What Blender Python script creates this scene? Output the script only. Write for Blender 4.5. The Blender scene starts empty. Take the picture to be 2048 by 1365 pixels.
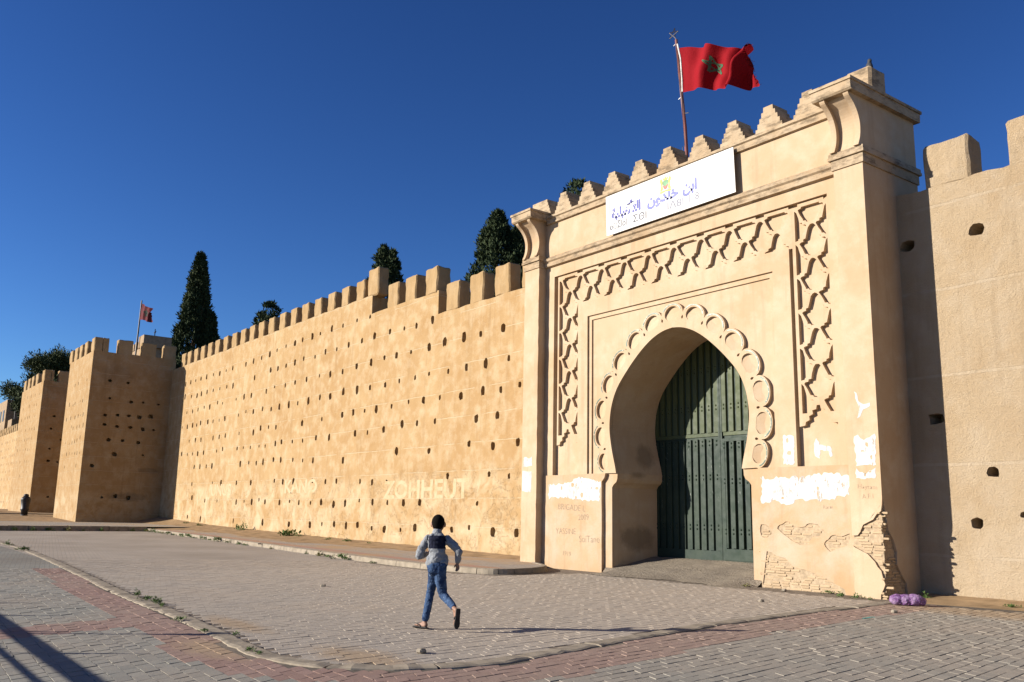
import bpy, bmesh, math, random
import numpy as np
from mathutils import Vector, Matrix, noise as mnoise
from mathutils.geometry import tessellate_polygon

random.seed(7)
S = bpy.context.scene
COL = S.collection
R = math.radians

# ------------------------------------------------------------------ camera
cam_d = bpy.data.cameras.new('camera'); cam = bpy.data.objects.new('camera', cam_d); COL.objects.link(cam)
cr = Vector((0.600719, 0.799229, 0.019231)); cu = Vector((0.140332, -0.129097, 0.981652)); cw = Vector((-0.787048, 0.586998, 0.189709))
M = Matrix.Identity(4)
for i in range(3):
    M[i][0] = cr[i]; M[i][1] = cu[i]; M[i][2] = -cw[i]
M.translation = Vector((0, 0, 1.55))
cam.matrix_world = M
cam_d.sensor_width = 36.0; cam_d.lens = 31.669; cam_d.clip_start = 0.1; cam_d.clip_end = 5000
S.camera = cam

# ------------------------------------------------------------------ sun and sky
SUN_EL = 19.0
SX, SY = 0.60, 1.0                       # way the light travels on the ground
hl = math.hypot(SX, SY)
LDIR = Vector((SX / hl * math.cos(R(SUN_EL)), SY / hl * math.cos(R(SUN_EL)), -math.sin(R(SUN_EL))))
sun_d = bpy.data.lights.new('sun', 'SUN'); sun_d.energy = 5.0; sun_d.angle = R(0.5); sun_d.color = (1.0, 0.93, 0.82)
sun = bpy.data.objects.new('sun', sun_d); COL.objects.link(sun)
sun.rotation_euler = (-LDIR).to_track_quat('Z', 'Y').to_euler(); sun.location = (-30, -40, 40)
world = bpy.data.worlds.new('World'); S.world = world; world.use_nodes = True
wn = world.node_tree.nodes; wl = world.node_tree.links
for n in list(wn): wn.remove(n)
sky = wn.new('ShaderNodeTexSky'); sky.sky_type = 'NISHITA'; sky.sun_disc = False
sky.sun_elevation = R(SUN_EL); sky.sun_rotation = math.atan2(-LDIR.x, -LDIR.y)
sky.altitude = 600; sky.air_density = 1.0; sky.dust_density = 0.1; sky.ozone_density = 5.0
bg = wn.new('ShaderNodeBackground'); bg.inputs['Strength'].default_value = 0.05
wo = wn.new('ShaderNodeOutputWorld')
gam = wn.new('ShaderNodeGamma'); gam.inputs[1].default_value = 1.4
hs = wn.new('ShaderNodeHueSaturation'); hs.inputs['Saturation'].default_value = 1.04; hs.inputs['Value'].default_value = 0.71; hs.inputs['Hue'].default_value = 0.506
wl.new(sky.outputs[0], gam.inputs[0]); wl.new(gam.outputs[0], hs.inputs['Color']); wl.new(hs.outputs[0], bg.inputs[0]); wl.new(bg.outputs[0], wo.inputs[0])
S.view_settings.view_transform = 'Standard'; S.view_settings.look = 'None'
S.view_settings.exposure = 1.0; S.view_settings.gamma = 1.0; S.view_settings.use_curve_mapping = False
S.cycles.max_bounces = 6; S.cycles.diffuse_bounces = 4; S.cycles.transparent_max_bounces = 8

# ------------------------------------------------------------------ node helper
class NT:
    def __init__(s, name, rough=0.9, spec=0.2):
        s.m = bpy.data.materials.new(name); s.m.use_nodes = True
        s.t = s.m.node_tree; s.n = s.t.nodes; s.l = s.t.links
        s.b = s.n['Principled BSDF']
        s.b.inputs['Roughness'].default_value = rough
        s.b.inputs['Specular IOR Level'].default_value = spec
    def _in(s, sock, v):
        if v is None: return
        if isinstance(v, bpy.types.NodeSocket): s.l.new(v, sock)
        else:
            if sock.type == 'RGBA' and len(v) == 3: v = (*v, 1)
            sock.default_value = v
    def pos(s):
        if not hasattr(s, '_p'): s._p = s.n.new('ShaderNodeNewGeometry').outputs['Position']
        return s._p
    def obj(s):
        return s.n.new('ShaderNodeTexCoord').outputs['Object']
    def rnd(s): return s.n.new('ShaderNodeObjectInfo').outputs['Random']
    def island(s): return s.n.new('ShaderNodeNewGeometry').outputs['Random Per Island']
    def map(s, v, scale=(1, 1, 1), rot=(0, 0, 0), loc=(0, 0, 0)):
        n = s.n.new('ShaderNodeMapping'); s._in(n.inputs[0], v)
        n.inputs['Scale'].default_value = scale; n.inputs['Rotation'].default_value = rot; n.inputs['Location'].default_value = loc
        return n.outputs[0]
    def noise(s, v, scale, detail=4, rough=0.55, dist=0.0):
        n = s.n.new('ShaderNodeTexNoise'); s._in(n.inputs['Vector'], v)
        n.inputs['Scale'].default_value = scale; n.inputs['Detail'].default_value = detail
        n.inputs['Roughness'].default_value = rough; n.inputs['Distortion'].default_value = dist
        return n.outputs['Fac']
    def voro(s, v, scale, feat='F1', out='Distance', rand=1.0):
        n = s.n.new('ShaderNodeTexVoronoi'); n.feature = feat; s._in(n.inputs['Vector'], v); n.inputs['Scale'].default_value = scale
        n.inputs['Randomness'].default_value = rand
        return n.outputs[out]
    def ramp(s, f, lo, hi, a=0.0, b=1.0):
        n = s.n.new('ShaderNodeMapRange'); n.clamp = True; s._in(n.inputs[0], f)
        n.inputs[1].default_value = lo; n.inputs[2].default_value = hi; n.inputs[3].default_value = a; n.inputs[4].default_value = b
        return n.outputs[0]
    def mix(s, f, a, b, mode='MIX'):
        n = s.n.new('ShaderNodeMix'); n.data_type = 'RGBA'; n.blend_type = mode
        s._in(n.inputs[0], f); s._in(n.inputs[6], a); s._in(n.inputs[7], b)
        return n.outputs[2]
    def math(s, op, a, b=0.0, c=None):
        n = s.n.new('ShaderNodeMath'); n.operation = op; s._in(n.inputs[0], a); s._in(n.inputs[1], b)
        if c is not None: s._in(n.inputs[2], c)
        return n.outputs[0]
    def sep(s, v):
        n = s.n.new('ShaderNodeSeparateXYZ'); s._in(n.inputs[0], v); return n.outputs
    def bump(s, h, strength=0.5, dist=0.02, nrm=None):
        n = s.n.new('ShaderNodeBump'); s._in(n.inputs['Height'], h); n.inputs['Strength'].default_value = strength
        n.inputs['Distance'].default_value = dist
        if nrm is not None: s._in(n.inputs['Normal'], nrm)
        return n.outputs[0]
    def done(s, col=None, nrm=None, rough=None):
        if col is not None: s._in(s.b.inputs['Base Color'], col)
        if nrm is not None: s._in(s.b.inputs['Normal'], nrm)
        if rough is not None: s._in(s.b.inputs['Roughness'], rough)
        return s.m
    def band(s, z, c, w):            # 1 inside |z-c|<w
        return s.math('LESS_THAN', s.math('ABSOLUTE', s.math('SUBTRACT', z, c)), w)

def simple(name, col, rough=0.8, spec=0.3, metal=0.0, var=0.25, scale=8):
    t = NT(name, rough, spec); t.b.inputs['Metallic'].default_value = metal
    f = t.noise(t.pos(), scale, 5)
    c = t.mix(t.ramp(f, 0.3, 0.7), tuple(x * (1 - var) for x in col), tuple(min(1, x * (1 + var)) for x in col))
    return t.done(c, t.bump(t.noise(t.pos(), scale * 6, 4), 0.2, 0.01))

def plaster(name, base, pale, deep, grime=(0.12, 0.09, 0.06), courses=None, bump=(0.35, 0.02), white=None, pit=0.5, topgrime=0.0, rough=0.0, chipamt=0.0, stains=()):
    t = NT(name, 0.95, 0.1); P = t.pos(); z = t.sep(P)[2]
    big = t.noise(P, 0.45, 7, 0.6, 0.4)
    c = t.mix(t.ramp(big, 0.35, 0.66), deep, base)
    med = t.noise(P, 1.7, 8, 0.65)
    c = t.mix(t.ramp(med, 0.45, 0.75, 0, 0.8), c, pale)
    # rain streaks, pulled out along z
    st = t.noise(t.map(P, (3.0, 3.0, 0.22)), 1.3, 6, 0.6)
    c = t.mix(t.ramp(st, 0.54, 0.72, 0, 0.42), c, tuple(x * 0.72 for x in deep))
    fine = t.noise(P, 38, 5, 0.6)
    c = t.mix(t.ramp(fine, 0.3, 0.7, 0.0, 0.22), c, tuple(x * 0.62 for x in base))
    if white:
        z0, z1, amt = white
        mask = t.math('MULTIPLY', t.ramp(t.noise(P, 0.75, 7, 0.7, 0.6), 0.43, 0.64), t.math('MULTIPLY', t.ramp(z, z0 - 0.5, z0), t.ramp(z, z1, z1 + 0.5, 1, 0)))
        c = t.mix(t.math('MULTIPLY', mask, amt), c, pale)
    spots = t.ramp(t.noise(P, 9, 8, 0.75), 0.67, 0.73, 0, pit)
    c = t.mix(spots, c, grime)
    if stains:
        s3 = t.sep(P)
        for (a_, b_, c_, ra_, rb_, rc_, am_) in stains:
            q_ = [t.math('DIVIDE', t.math('SUBTRACT', s3[i_], v_), r_) for i_, (v_, r_) in enumerate(((a_, ra_), (b_, rb_), (c_, rc_)))]
            dd_ = t.math('SQRT', t.math('ADD', t.math('ADD', t.math('MULTIPLY', q_[0], q_[0]), t.math('MULTIPLY', q_[1], q_[1])), t.math('MULTIPLY', q_[2], q_[2])))
            c = t.mix(t.ramp(t.math('ADD', dd_, t.math('MULTIPLY', t.noise(P, 3.2, 7, .7), 1.1)), 1.15, 1.6, am_, 0), c, grime)
    h = t.math('ADD', t.math('MULTIPLY', t.noise(P, 5, 8, 0.65), 1.0), t.math('MULTIPLY', t.noise(P, 60, 5, 0.7), 0.35))
    if rough: h = t.math('ADD', h, t.math('MULTIPLY', t.noise(P, 27, 8, 0.8), rough))
    if white:
        chip = t.math('MULTIPLY', t.ramp(t.noise(P, 0.55, 10, 0.74, 0.6), 0.52, 0.535), t.ramp(z, z1 + 0.2, z1 + 1.0, chipamt, 0))
        c = t.mix(t.math('MULTIPLY', chip, 0.3), c, deep); h = t.math('SUBTRACT', h, t.math('MULTIPLY', chip, 0.6))
    if courses:
        step, off = courses
        zz = t.math('ADD', z, t.math('MULTIPLY', t.noise(P, 0.7, 3), 0.10))
        fr = t.math('FRACT', t.math('DIVIDE', t.math('SUBTRACT', zz, off), step))
        ln = t.math('MULTIPLY', t.math('LESS_THAN', fr, 0.035), t.ramp(t.noise(P, 0.9, 4, 0.6), 0.42, 0.52))
        c = t.mix(t.math('MULTIPLY', ln, 0.55), c, pale)
        h = t.math('SUBTRACT', h, t.math('MULTIPLY', ln, 0.5))
    if topgrime:
        g = t.math('MULTIPLY', t.ramp(t.noise(t.map(P, (1, 1, 3)), 2.2, 8, 0.75), 0.48, 0.62), topgrime)
        c = t.mix(g, c, grime)
    return t.done(c, t.bump(h, bump[0], bump[1]))

MAT = {}
MAT['gate'] = plaster('gate_plaster', (0.44, 0.332, 0.222), (0.48, 0.39, 0.285), (0.40, 0.275, 0.165), bump=(0.35, 0.012), pit=0.25)
MAT['gate_core'] = plaster('gate_core_plaster', (0.44, 0.332, 0.222), (0.48, 0.39, 0.285), (0.40, 0.275, 0.165), bump=(0.45, 0.015), pit=0.3, stains=((-19.2, 18.95, 0.95, .6, .75, .4, .55), (-19.2, 19.2, 3.3, .6, .42, .42, .5), (-19.2, 18.8, 2.75, .5, .4, .12, .5)))
MAT['gate_low'] = plaster('gate_plaster_lower', (0.41, 0.295, 0.185), (0.41, 0.335, 0.255), (0.375, 0.24, 0.13), bump=(0.6, 0.015), white=(0.6, 2.2, 0.6), pit=0.35)
MAT['gate_top'] = plaster('cornice_plaster', (0.39, 0.30, 0.20), (0.44, 0.36, 0.26), (0.34, 0.24, 0.145), bump=(0.6, 0.015), pit=0.8, topgrime=0.8)
MAT['wall'] = plaster('rampart_earth', (0.37, 0.25, 0.126), (0.47, 0.375, 0.245), (0.315, 0.195, 0.088), courses=(1.02, 0.12), bump=(0.8, 0.03), white=(0.6, 2.7, 0.75), pit=0.3, chipamt=0.7)
MAT['tower'] = plaster('tower_earth', (0.335, 0.222, 0.112), (0.40, 0.31, 0.195), (0.285, 0.175, 0.078), courses=(0.95, 0.2), bump=(0.7, 0.03), white=(0.8, 2.2, 0.8), pit=0.3, stains=((-66.3, 16.6, 2.25, .6, 1.5, .35, .5), (-66.3, 17.9, 4.1, .6, .9, .22, .4), (-66.3, 15.2, 10.6, .6, 1.2, .8, .25)))
MAT['wall_right'] = plaster('rough_earth', (0.445, 0.34, 0.222), (0.48, 0.385, 0.275), (0.40, 0.29, 0.175), courses=(1.9, 0.9), bump=(1.0, 0.045), rough=1.1, white=(0.2, 2.6, 0.4), pit=0.25)
MAT['merlon'] = plaster('merlon_plaster', (0.335, 0.23, 0.12), (0.38, 0.28, 0.165), (0.29, 0.185, 0.085), bump=(0.6, 0.02), pit=0.3)
MAT['earth'] = simple('bare_earth', (0.27, 0.185, 0.105), 0.98, 0.05, var=0.3, scale=2.2)
MAT['sand'] = simple('drifted_sand', (0.32, 0.225, 0.135), 0.98, 0.05, var=0.25, scale=9)
MAT['iron'] = simple('black_cast_iron', (0.025, 0.022, 0.024), 0.5, 0.4, 0.3)
MAT['grey_metal'] = simple('grey_metal', (0.18, 0.18, 0.18), 0.5, 0.5, 0.6)

# ------------------------------------------------------------------ object helpers
def tag(o, label=None, cat=None, group=None, kind=None):
    if label: o['label'] = label
    if cat: o['category'] = cat
    if group: o['group'] = group
    if kind: o['kind'] = kind
    return o
def link(name, me, parent=None, loc=None, rot=None):
    o = bpy.data.objects.new(name, me); COL.objects.link(o)
    if loc is not None: o.location = loc
    if rot is not None: o.rotation_euler = rot
    if parent is not None: o.parent = parent
    return o
def thing(name, label, cat, loc=(0, 0, 0), rz=0.0, group=None):
    o = bpy.data.objects.new(name, None); COL.objects.link(o); o.location = loc; o.rotation_euler = (0, 0, rz)
    o.empty_display_size = 0.2
    return tag(o, label, cat, group)

class MB:
    """collects faces, builds one mesh"""
    def __init__(s): s.v = []; s.f = []; s.mi = []; s.cur = 0
    def poly(s, pts):
        b = len(s.v); s.v += [tuple(p) for p in pts]; s.f.append(tuple(range(b, b + len(pts)))); s.mi.append(s.cur)
    def add(s, vs, fs):
        b = len(s.v); s.v += [tuple(p) for p in vs]
        for f in fs: s.f.append(tuple(i + b for i in f)); s.mi.append(s.cur)
    def box(s, x0, x1, y0, y1, z0, z1):
        s.add([(x0, y0, z0), (x1, y0, z0), (x1, y1, z0), (x0, y1, z0), (x0, y0, z1), (x1, y0, z1), (x1, y1, z1), (x0, y1, z1)],
              [(0, 3, 2, 1), (4, 5, 6, 7), (0, 1, 5, 4), (1, 2, 6, 5), (2, 3, 7, 6), (3, 0, 4, 7)])
    def prism(s, prof, axis, a, b):
        """prof: 2-D points; axis 'x': (y,z) profile swept from x=a to x=b;  'y': (x,z) profile;  'z': (x,y)"""
        n = len(prof)
        def P(p, t): return {'x': (t, p[0], p[1]), 'y': (p[0], t, p[1]), 'z': (p[0], p[1], t)}[axis]
        vs = [P(p, a) for p in prof] + [P(p, b) for p in prof]
        fs = [(i, (i + 1) % n, n + (i + 1) % n, n + i) for i in range(n)]
        s.add(vs, fs)
        tri = tessellate_polygon([[Vector((p[0], p[1], 0)) for p in prof]])
        s.add(vs, [tuple(t) for t in tri] + [tuple(n + i for i in t)[::-1] for t in tri])
    def tube(s, pts, rad, n=8, cap=True):
        pts = [Vector(p) for p in pts]; rings = []
        up = Vector((0, 0, 1))
        for i, p in enumerate(pts):
            d = (pts[min(i + 1, len(pts) - 1)] - pts[max(i - 1, 0)]).normalized()
            a = d.cross(up) if abs(d.z) < 0.95 else d.cross(Vector((1, 0, 0)))
            a.normalize(); b = d.cross(a)
            rr = rad[i] if isinstance(rad, (list, tuple)) else rad
            rings.append([p + (a * math.cos(2 * math.pi * k / n) + b * math.sin(2 * math.pi * k / n)) * rr for k in range(n)])
        vs = [q for r in rings for q in r]; fs = []
        for i in range(len(rings) - 1):
            for k in range(n):
                fs.append((i * n + k, i * n + (k + 1) % n, (i + 1) * n + (k + 1) % n, (i + 1) * n + k))
        if cap: fs += [tuple(range(n))[::-1], tuple((len(rings) - 1) * n + k for k in range(n))]
        s.add(vs, fs)
    def lathe(s, prof, n=16, c=(0, 0, 0)):
        vs = []; fs = []
        for (r_, z_) in prof:
            vs += [(c[0] + r_ * math.cos(2 * math.pi * k / n), c[1] + r_ * math.sin(2 * math.pi * k / n), c[2] + z_) for k in range(n)]
        for i in range(len(prof) - 1):
            for k in range(n):
                fs.append((i * n + k, i * n + (k + 1) % n, (i + 1) * n + (k + 1) % n, (i + 1) * n + k))
        fs += [tuple(range(n))[::-1], tuple((len(prof) - 1) * n + k for k in range(n))]
        s.add(vs, fs)
    def plate(s, outline, holes, d0, d1, M=None, back=True):
        """flat plate in the (a,b) plane with real holes, front at depth d0, back at d1; M(a,b,d) -> xyz"""
        if M is None: M = lambda a, b, d: (a, d, b)
        loops = [outline] + list(holes)
        flat = [p for lp in loops for p in lp]
        tri = tessellate_polygon([[Vector((p[0], p[1], 0)) for p in lp] for lp in loops])
        n = len(flat)
        vs = [M(p[0], p[1], d0) for p in flat] + [M(p[0], p[1], d1) for p in flat]
        fs = []
        for t in tri:
            a, b, c = t
            A, B, C_ = flat[a], flat[b], flat[c]
            ar = (B[0] - A[0]) * (C_[1] - A[1]) - (C_[0] - A[0]) * (B[1] - A[1])
            if abs(ar) < 1e-10: continue
            if ar < 0: b, c = c, b
            fs.append((a, b, c))
            if back: fs.append((n + a, n + c, n + b))
        base = 0
        for lp in loops:
            m = len(lp)
            for i in range(m):
                j = (i + 1) % m
                fs.append((base + i, base + j, n + base + j, n + base + i))
            base += m
        s.add(vs, fs)
    def mesh(s, name, mats, smooth=False):
        me = bpy.data.meshes.new(name); me.from_pydata(s.v, [], s.f)
        for m in (mats if isinstance(mats, (list, tuple)) else [mats]): me.materials.append(m)
        if any(s.mi): me.polygons.foreach_set('material_index', s.mi)
        if smooth: me.polygons.foreach_set('use_smooth', [True] * len(me.polygons))
        me.update(); return me
    def build(s, name, mats, parent=None, smooth=False, loc=None, rot=None, fix=True):
        me = s.mesh(name, mats, smooth)
        if fix:
            bm = bmesh.new(); bm.from_mesh(me); bmesh.ops.recalc_face_normals(bm, faces=bm.faces); bm.to_mesh(me); bm.free()
        return link(name, me, parent, loc, rot)

def rough_box(w, d, h, seed, amp=0.02, cuts=3, bev=0.025):
    """weathered block, base centre at the origin, front towards -y"""
    bm = bmesh.new(); bmesh.ops.create_cube(bm, size=1.0)
    bmesh.ops.scale(bm, vec=(w, d, h), verts=bm.verts); bmesh.ops.translate(bm, vec=(0, 0, h / 2), verts=bm.verts)
    if bev: bmesh.ops.bevel(bm, geom=[e for e in bm.edges], offset=bev, segments=1, affect='EDGES')
    if cuts: bmesh.ops.subdivide_edges(bm, edges=[e for e in bm.edges if e.calc_length() > 0.2], cuts=cuts, use_grid_fill=True)
    o = Vector((seed * 3.7, seed * 1.3, seed))
    for v in bm.verts:
        v.co += Vector((mnoise.noise(v.co * 3 + o), mnoise.noise(v.co * 3 + o + Vector((9, 0, 0))), mnoise.noise(v.co * 3 + o + Vector((0, 9, 0))))) * amp
    return bm
def bm_mesh(bm, name, mats, smooth=False):
    bmesh.ops.recalc_face_normals(bm, faces=bm.faces)
    me = bpy.data.meshes.new(name); bm.to_mesh(me); bm.free()
    for m in (mats if isinstance(mats, (list, tuple)) else [mats]): me.materials.append(m)
    if smooth: me.polygons.foreach_set('use_smooth', [True] * len(me.polygons))
    return me
def weld_up(o, dist=0.001, up=True):
    bm = bmesh.new(); bm.from_mesh(o.data); bmesh.ops.remove_doubles(bm, verts=bm.verts, dist=dist); bmesh.ops.recalc_face_normals(bm, faces=bm.faces)
    if up and sum(f.normal.z for f in bm.faces) < 0: bmesh.ops.reverse_faces(bm, faces=bm.faces)
    bm.to_mesh(o.data); bm.free(); return o
def evaluated(o, name):
    dg = bpy.context.evaluated_depsgraph_get(); dg.update()
    me = bpy.data.meshes.new_from_object(o.evaluated_get(dg)); me.name = name
    bpy.data.objects.remove(o); return me
def text_mesh(body, size, mat, name='lettering', weight=0.0):
    cu_ = bpy.data.curves.new('t', 'FONT'); cu_.body = body; cu_.size = size; cu_.align_x = 'CENTER'; cu_.align_y = 'CENTER'
    cu_.offset = weight; cu_.resolution_u = 3
    o = bpy.data.objects.new('t', cu_); COL.objects.link(o)
    me = evaluated(o, name); me.materials.clear(); me.materials.append(mat); return me
def smooth_path(pts, n=4, closed=False):
    out = []; m = len(pts)
    for i in range(m if closed else m - 1):
        p0 = pts[(i - 1) % m] if closed or i > 0 else pts[0]
        p1 = pts[i]; p2 = pts[(i + 1) % m]
        p3 = pts[(i + 2) % m] if closed or i + 2 < m else pts[-1]
        for k in range(n):
            t = k / n
            out.append(tuple(0.5 * (2 * b + (c - a) * t + (2 * a - 5 * b + 4 * c - d) * t * t + (3 * b - a - 3 * c + d) * t ** 3) for a, b, c, d in zip(p0, p1, p2, p3)))
    if not closed: out.append(tuple(pts[-1]))
    return out
def ragged(pts, amp, step, seed=0):
    rnd = random.Random(seed); out = []
    for i in range(len(pts)):
        a, b = Vector(pts[i]), Vector(pts[(i + 1) % len(pts)])
        n = max(1, int((b - a).length / step)); nn = Vector((-(b - a).y, (b - a).x)).normalized()
        for k in range(n):
            out.append(tuple(a.lerp(b, k / n) + nn * rnd.uniform(-amp, amp)))
    return out

# ================================================================== GATEHOUSE
CX = -16.77                                # centre line of the gate; u = x - CX
YP, YB, YF, YI, YC = 17.60, 17.86, 17.90, 18.00, 18.05
gate = thing('gatehouse', 'tall pale plastered gatehouse with horseshoe arch, carved lattice and stepped battlements', 'gatehouse', (CX, 0, 0))
g_main = MAT['gate']
UC = 0.07
prof = [(2.46, -0.35), (2.46, 1.2), (2.46, 2.38), (2.40, 2.46), (2.29, 2.53), (2.245, 2.62), (2.235, 2.78)]
curve = smooth_path([(2.235, 2.78), (2.29, 3.02), (2.42, 3.5), (2.505, 4.05), (2.46, 4.55), (2.34, 4.93), (2.16, 5.25), (1.88, 5.57), (1.52, 5.92), (1.13, 6.24), (0.74, 6.48), (0.36, 6.62), (0.0, 6.67)], 4)
arch_r = [(UC + a, b) for a, b in prof + curve[1:]]
arch_l = [(UC - a, b) for a, b in prof + curve[1:]]
arch_path = arch_l[:-1] + arch_r[::-1]                              # left foot -> crown -> right foot
arch_up = [(UC - a, b) for a, b in curve][:-1] + [(UC + a, b) for a, b in curve][::-1]   # only above the impost

def g(mb, name, mat=None, parent=None, smooth=False): return mb.build(name, mat or g_main, parent or gate, smooth)

# core with the arch tunnel cut through it
mb = MB(); mb.plate([(-5.46, -0.35)] + arch_path + [(5.46, -0.35), (5.46, 11.16), (-5.46, 11.16)], [], YC, 19.78); g(mb, 'gate_core', MAT['gate_core'])
# field with the sunken band, and the raised frame inside it
mb = MB()
mb.plate([(-5.44, 2.78), (-5.0, 2.78), (-5.0, 9.12), (5.03, 9.12), (5.03, 2.78), (5.44, 2.78), (5.44, 9.48), (-5.44, 9.48)], [], YF, YC)
g(mb, 'facade_field'); mb = MB()
mb.plate([(-3.84, 2.78), (-3.40, 2.78), (-3.40, 7.56), (3.42, 7.56), (3.42, 2.78), (3.92, 2.78), (3.92, 8.02), (-3.84, 8.02)], [], YF, YC)
g(mb, 'raised_frame')
mb = MB(); mb.plate([(-3.40, 2.78), (-3.26, 2.78), (-3.26, 7.43), (3.29, 7.43), (3.29, 2.78), (3.42, 2.78), (3.42, 7.56), (-3.40, 7.56)], [], 17.955, YC)
g(mb, 'inner_frame')
mb = MB(); mb.plate([(-3.26, 2.78)] + arch_up + [(3.29, 2.78), (3.29, 7.43), (-3.26, 7.43)], [], YI, YC); g(mb, 'inner_panel')

# ---- lattice net (darj) : stepped shield-shaped cells cut out of a plate
half = [(0.0, 0.41), (0.05, 0.40), (0.105, 0.34), (0.15, 0.20), (0.18, 0.08), (0.245, 0.07), (0.255, 0.015), (0.33, 0.005), (0.36, -0.02), (0.295, -0.15), (0.222, -0.27), (0.212, -0.305), (0.135, -0.315), (0.125, -0.35), (0.0, -0.365)]
cell = half + [(-a, b) for a, b in half[-2:0:-1]]
def clip(poly, u0, u1, z0, z1):
    for ax, lim, sg in ((0, u0, 1), (0, u1, -1), (1, z0, 1), (1, z1, -1)):
        out = []
        for i in range(len(poly)):
            p, q = poly[i], poly[(i + 1) % len(poly)]
            dp, dq = (p[ax] - lim) * sg, (q[ax] - lim) * sg
            if dp >= 0: out.append(p)
            if dp * dq < 0:
                t = dp / (dp - dq); out.append((p[0] + (q[0] - p[0]) * t, p[1] + (q[1] - p[1]) * t))
        poly = out
        if len(poly) < 3: return None
    ar = 0.5 * sum(poly[i][0] * poly[(i + 1) % len(poly)][1] - poly[(i + 1) % len(poly)][0] * poly[i][1] for i in range(len(poly)))
    return poly if abs(ar) > 0.004 else None
PH = 0.982; VS = 0.4235
holes_net = []; rnd = random.Random(3)
for row in range(0, 13):
    zc = 8.95 - row * VS
    for k in range(-1, 12):
        uc = -4.30 + k * PH + (0.0 if row % 2 == 0 else -PH / 2)
        jit = rnd.uniform(-0.012, 0.012)
        poly = [(uc + a * rnd.uniform(.96, 1.04) + jit, zc + b + rnd.uniform(-.006, .006)) for a, b in cell]
        if zc > 7.9 and -3.9 < uc < 4.0: q = clip(poly, -4.80, 4.96, 8.07, 9.0)
        elif uc <= -3.8: q = clip(poly, -4.80, -3.88, 4.25 if abs(uc + 4.30) < .3 else 4.0, 9.0)
        elif uc >= 3.9: q = clip(poly, 4.08, 4.96, 4.25 if abs(uc - 4.54) < .3 else 4.0, 9.0)
        else: q = None
        if q: holes_net.append(q)
def lambrequin(c, w, left):
    s = [(-0.5, 3.70), (-0.36, 3.72), (-0.34, 3.80), (-0.24, 3.84), (-0.25, 3.93), (-0.15, 3.97), (-0.16, 4.06), (-0.06, 4.08), (-0.04, 4.17), (0.04, 4.17), (0.06, 4.08), (0.16, 4.06), (0.15, 3.97), (0.25, 3.93), (0.24, 3.84), (0.34, 3.80), (0.36, 3.74), (0.5, 3.74)]
    return [(c + a * w, b) for a, b in s]
top_edge = []
for k in range(0, 10):
    a = -4.30 + k * PH + 0.36
    top_edge += [(a, 9.085), (a, 9.03), (a + 0.26, 9.03), (a + 0.26, 9.085)]
outl = [(-4.87, 9.085), (-4.87, 3.70)] + lambrequin(-4.355, 1.03, True)[1:] + [(-3.84, 8.02), (3.99, 8.02)] + [(3.99, 3.70)] + lambrequin(4.51, 1.03, False)[1:] + [(5.03, 9.085)] + [p for p in top_edge[::-1] if p[0] < 5.0]
mb = MB(); mb.plate(outl, holes_net, 17.95, YC); g(mb, 'lattice_panel')

# ---- scalloped band round the arch
def offset_curve(path, d):
    out = []
    for i, p in enumerate(path):
        a = Vector(path[max(i - 1, 0)]); b = Vector(path[min(i + 1, len(path) - 1)]); t = (b - a).normalized()
        out.append((p[0] - t.y * d, p[1] + t.x * d))
    return out
def resample(path, n):
    L = [0]
    for i in range(1, len(path)): L.append(L[-1] + (Vector(path[i]) - Vector(path[i - 1])).length)
    out = []
    for k in range(n + 1):
        s = L[-1] * k / n; j = 0
        while j < len(L) - 2 and L[j + 1] < s: j += 1
        t = (s - L[j]) / max(1e-9, L[j + 1] - L[j]); out.append(tuple(Vector(path[j]).lerp(Vector(path[j + 1]), t)))
    return out
# resample the offset centre line into 15 lobes
base_c = resample(offset_curve(resample(arch_up, 60), 0.42), 15)
base_c[0] = (base_c[0][0] - 0.02, 2.79); base_c[-1] = (base_c[-1][0] + 0.02, 2.79)
outer = []; lobes = []
for k in range(15):
    a, b = Vector(base_c[k]), Vector(base_c[k + 1]); m = (a + b) / 2; t = (b - a).normalized(); n = Vector((-t.y, t.x)); ch = (b - a).length / 2
    lobes.append((m, t, n, ch))
    for j in range(0, 13):
        an = math.pi * (1 - j / 12)
        if k > 0 and j == 0: continue
        outer.append(tuple(m + t * math.cos(an) * ch + n * (math.sin(an) ** 0.85) * ch * 0.80))
sc_holes = []
for (m, t, n, ch) in lobes:
    r = ch * 0.68; h = []
    for j in range(0, 13):
        an = math.pi * (1.06 - 1.12 * j / 12)
        h.append(tuple(m + t * math.cos(an) * r + n * (math.sin(an) * r * 0.84 + 0.0)))
    h += [tuple(m + t * r * 0.86 - n * 0.10), tuple(m + t * r * 0.5 - n * 0.17), tuple(m - t * r * 0.5 - n * 0.17), tuple(m - t * r * 0.86 - n * 0.10)]
    sc_holes.append(h)
for k in range(1, 15):
    p = Vector(base_c[k]); m, t, n, ch = lobes[k]; n2 = (lobes[k - 1][2] + n).normalized(); t2 = Vector((n2.y, -n2.x)); c = p - n2 * 0.13
    sc_holes.append([tuple(c + n2 * 0.06), tuple(c + t2 * 0.035), tuple(c + t2 * 0.02 - n2 * 0.05), tuple(c - t2 * 0.02 - n2 * 0.05), tuple(c - t2 * 0.035)])
band_out = [p for p in arch_up] + outer[::-1]
mb = MB(); mb.plate(band_out, sc_holes, 17.905, YI + 0.02); scallop = g(mb, 'scalloped_band')
mb = MB()
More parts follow.
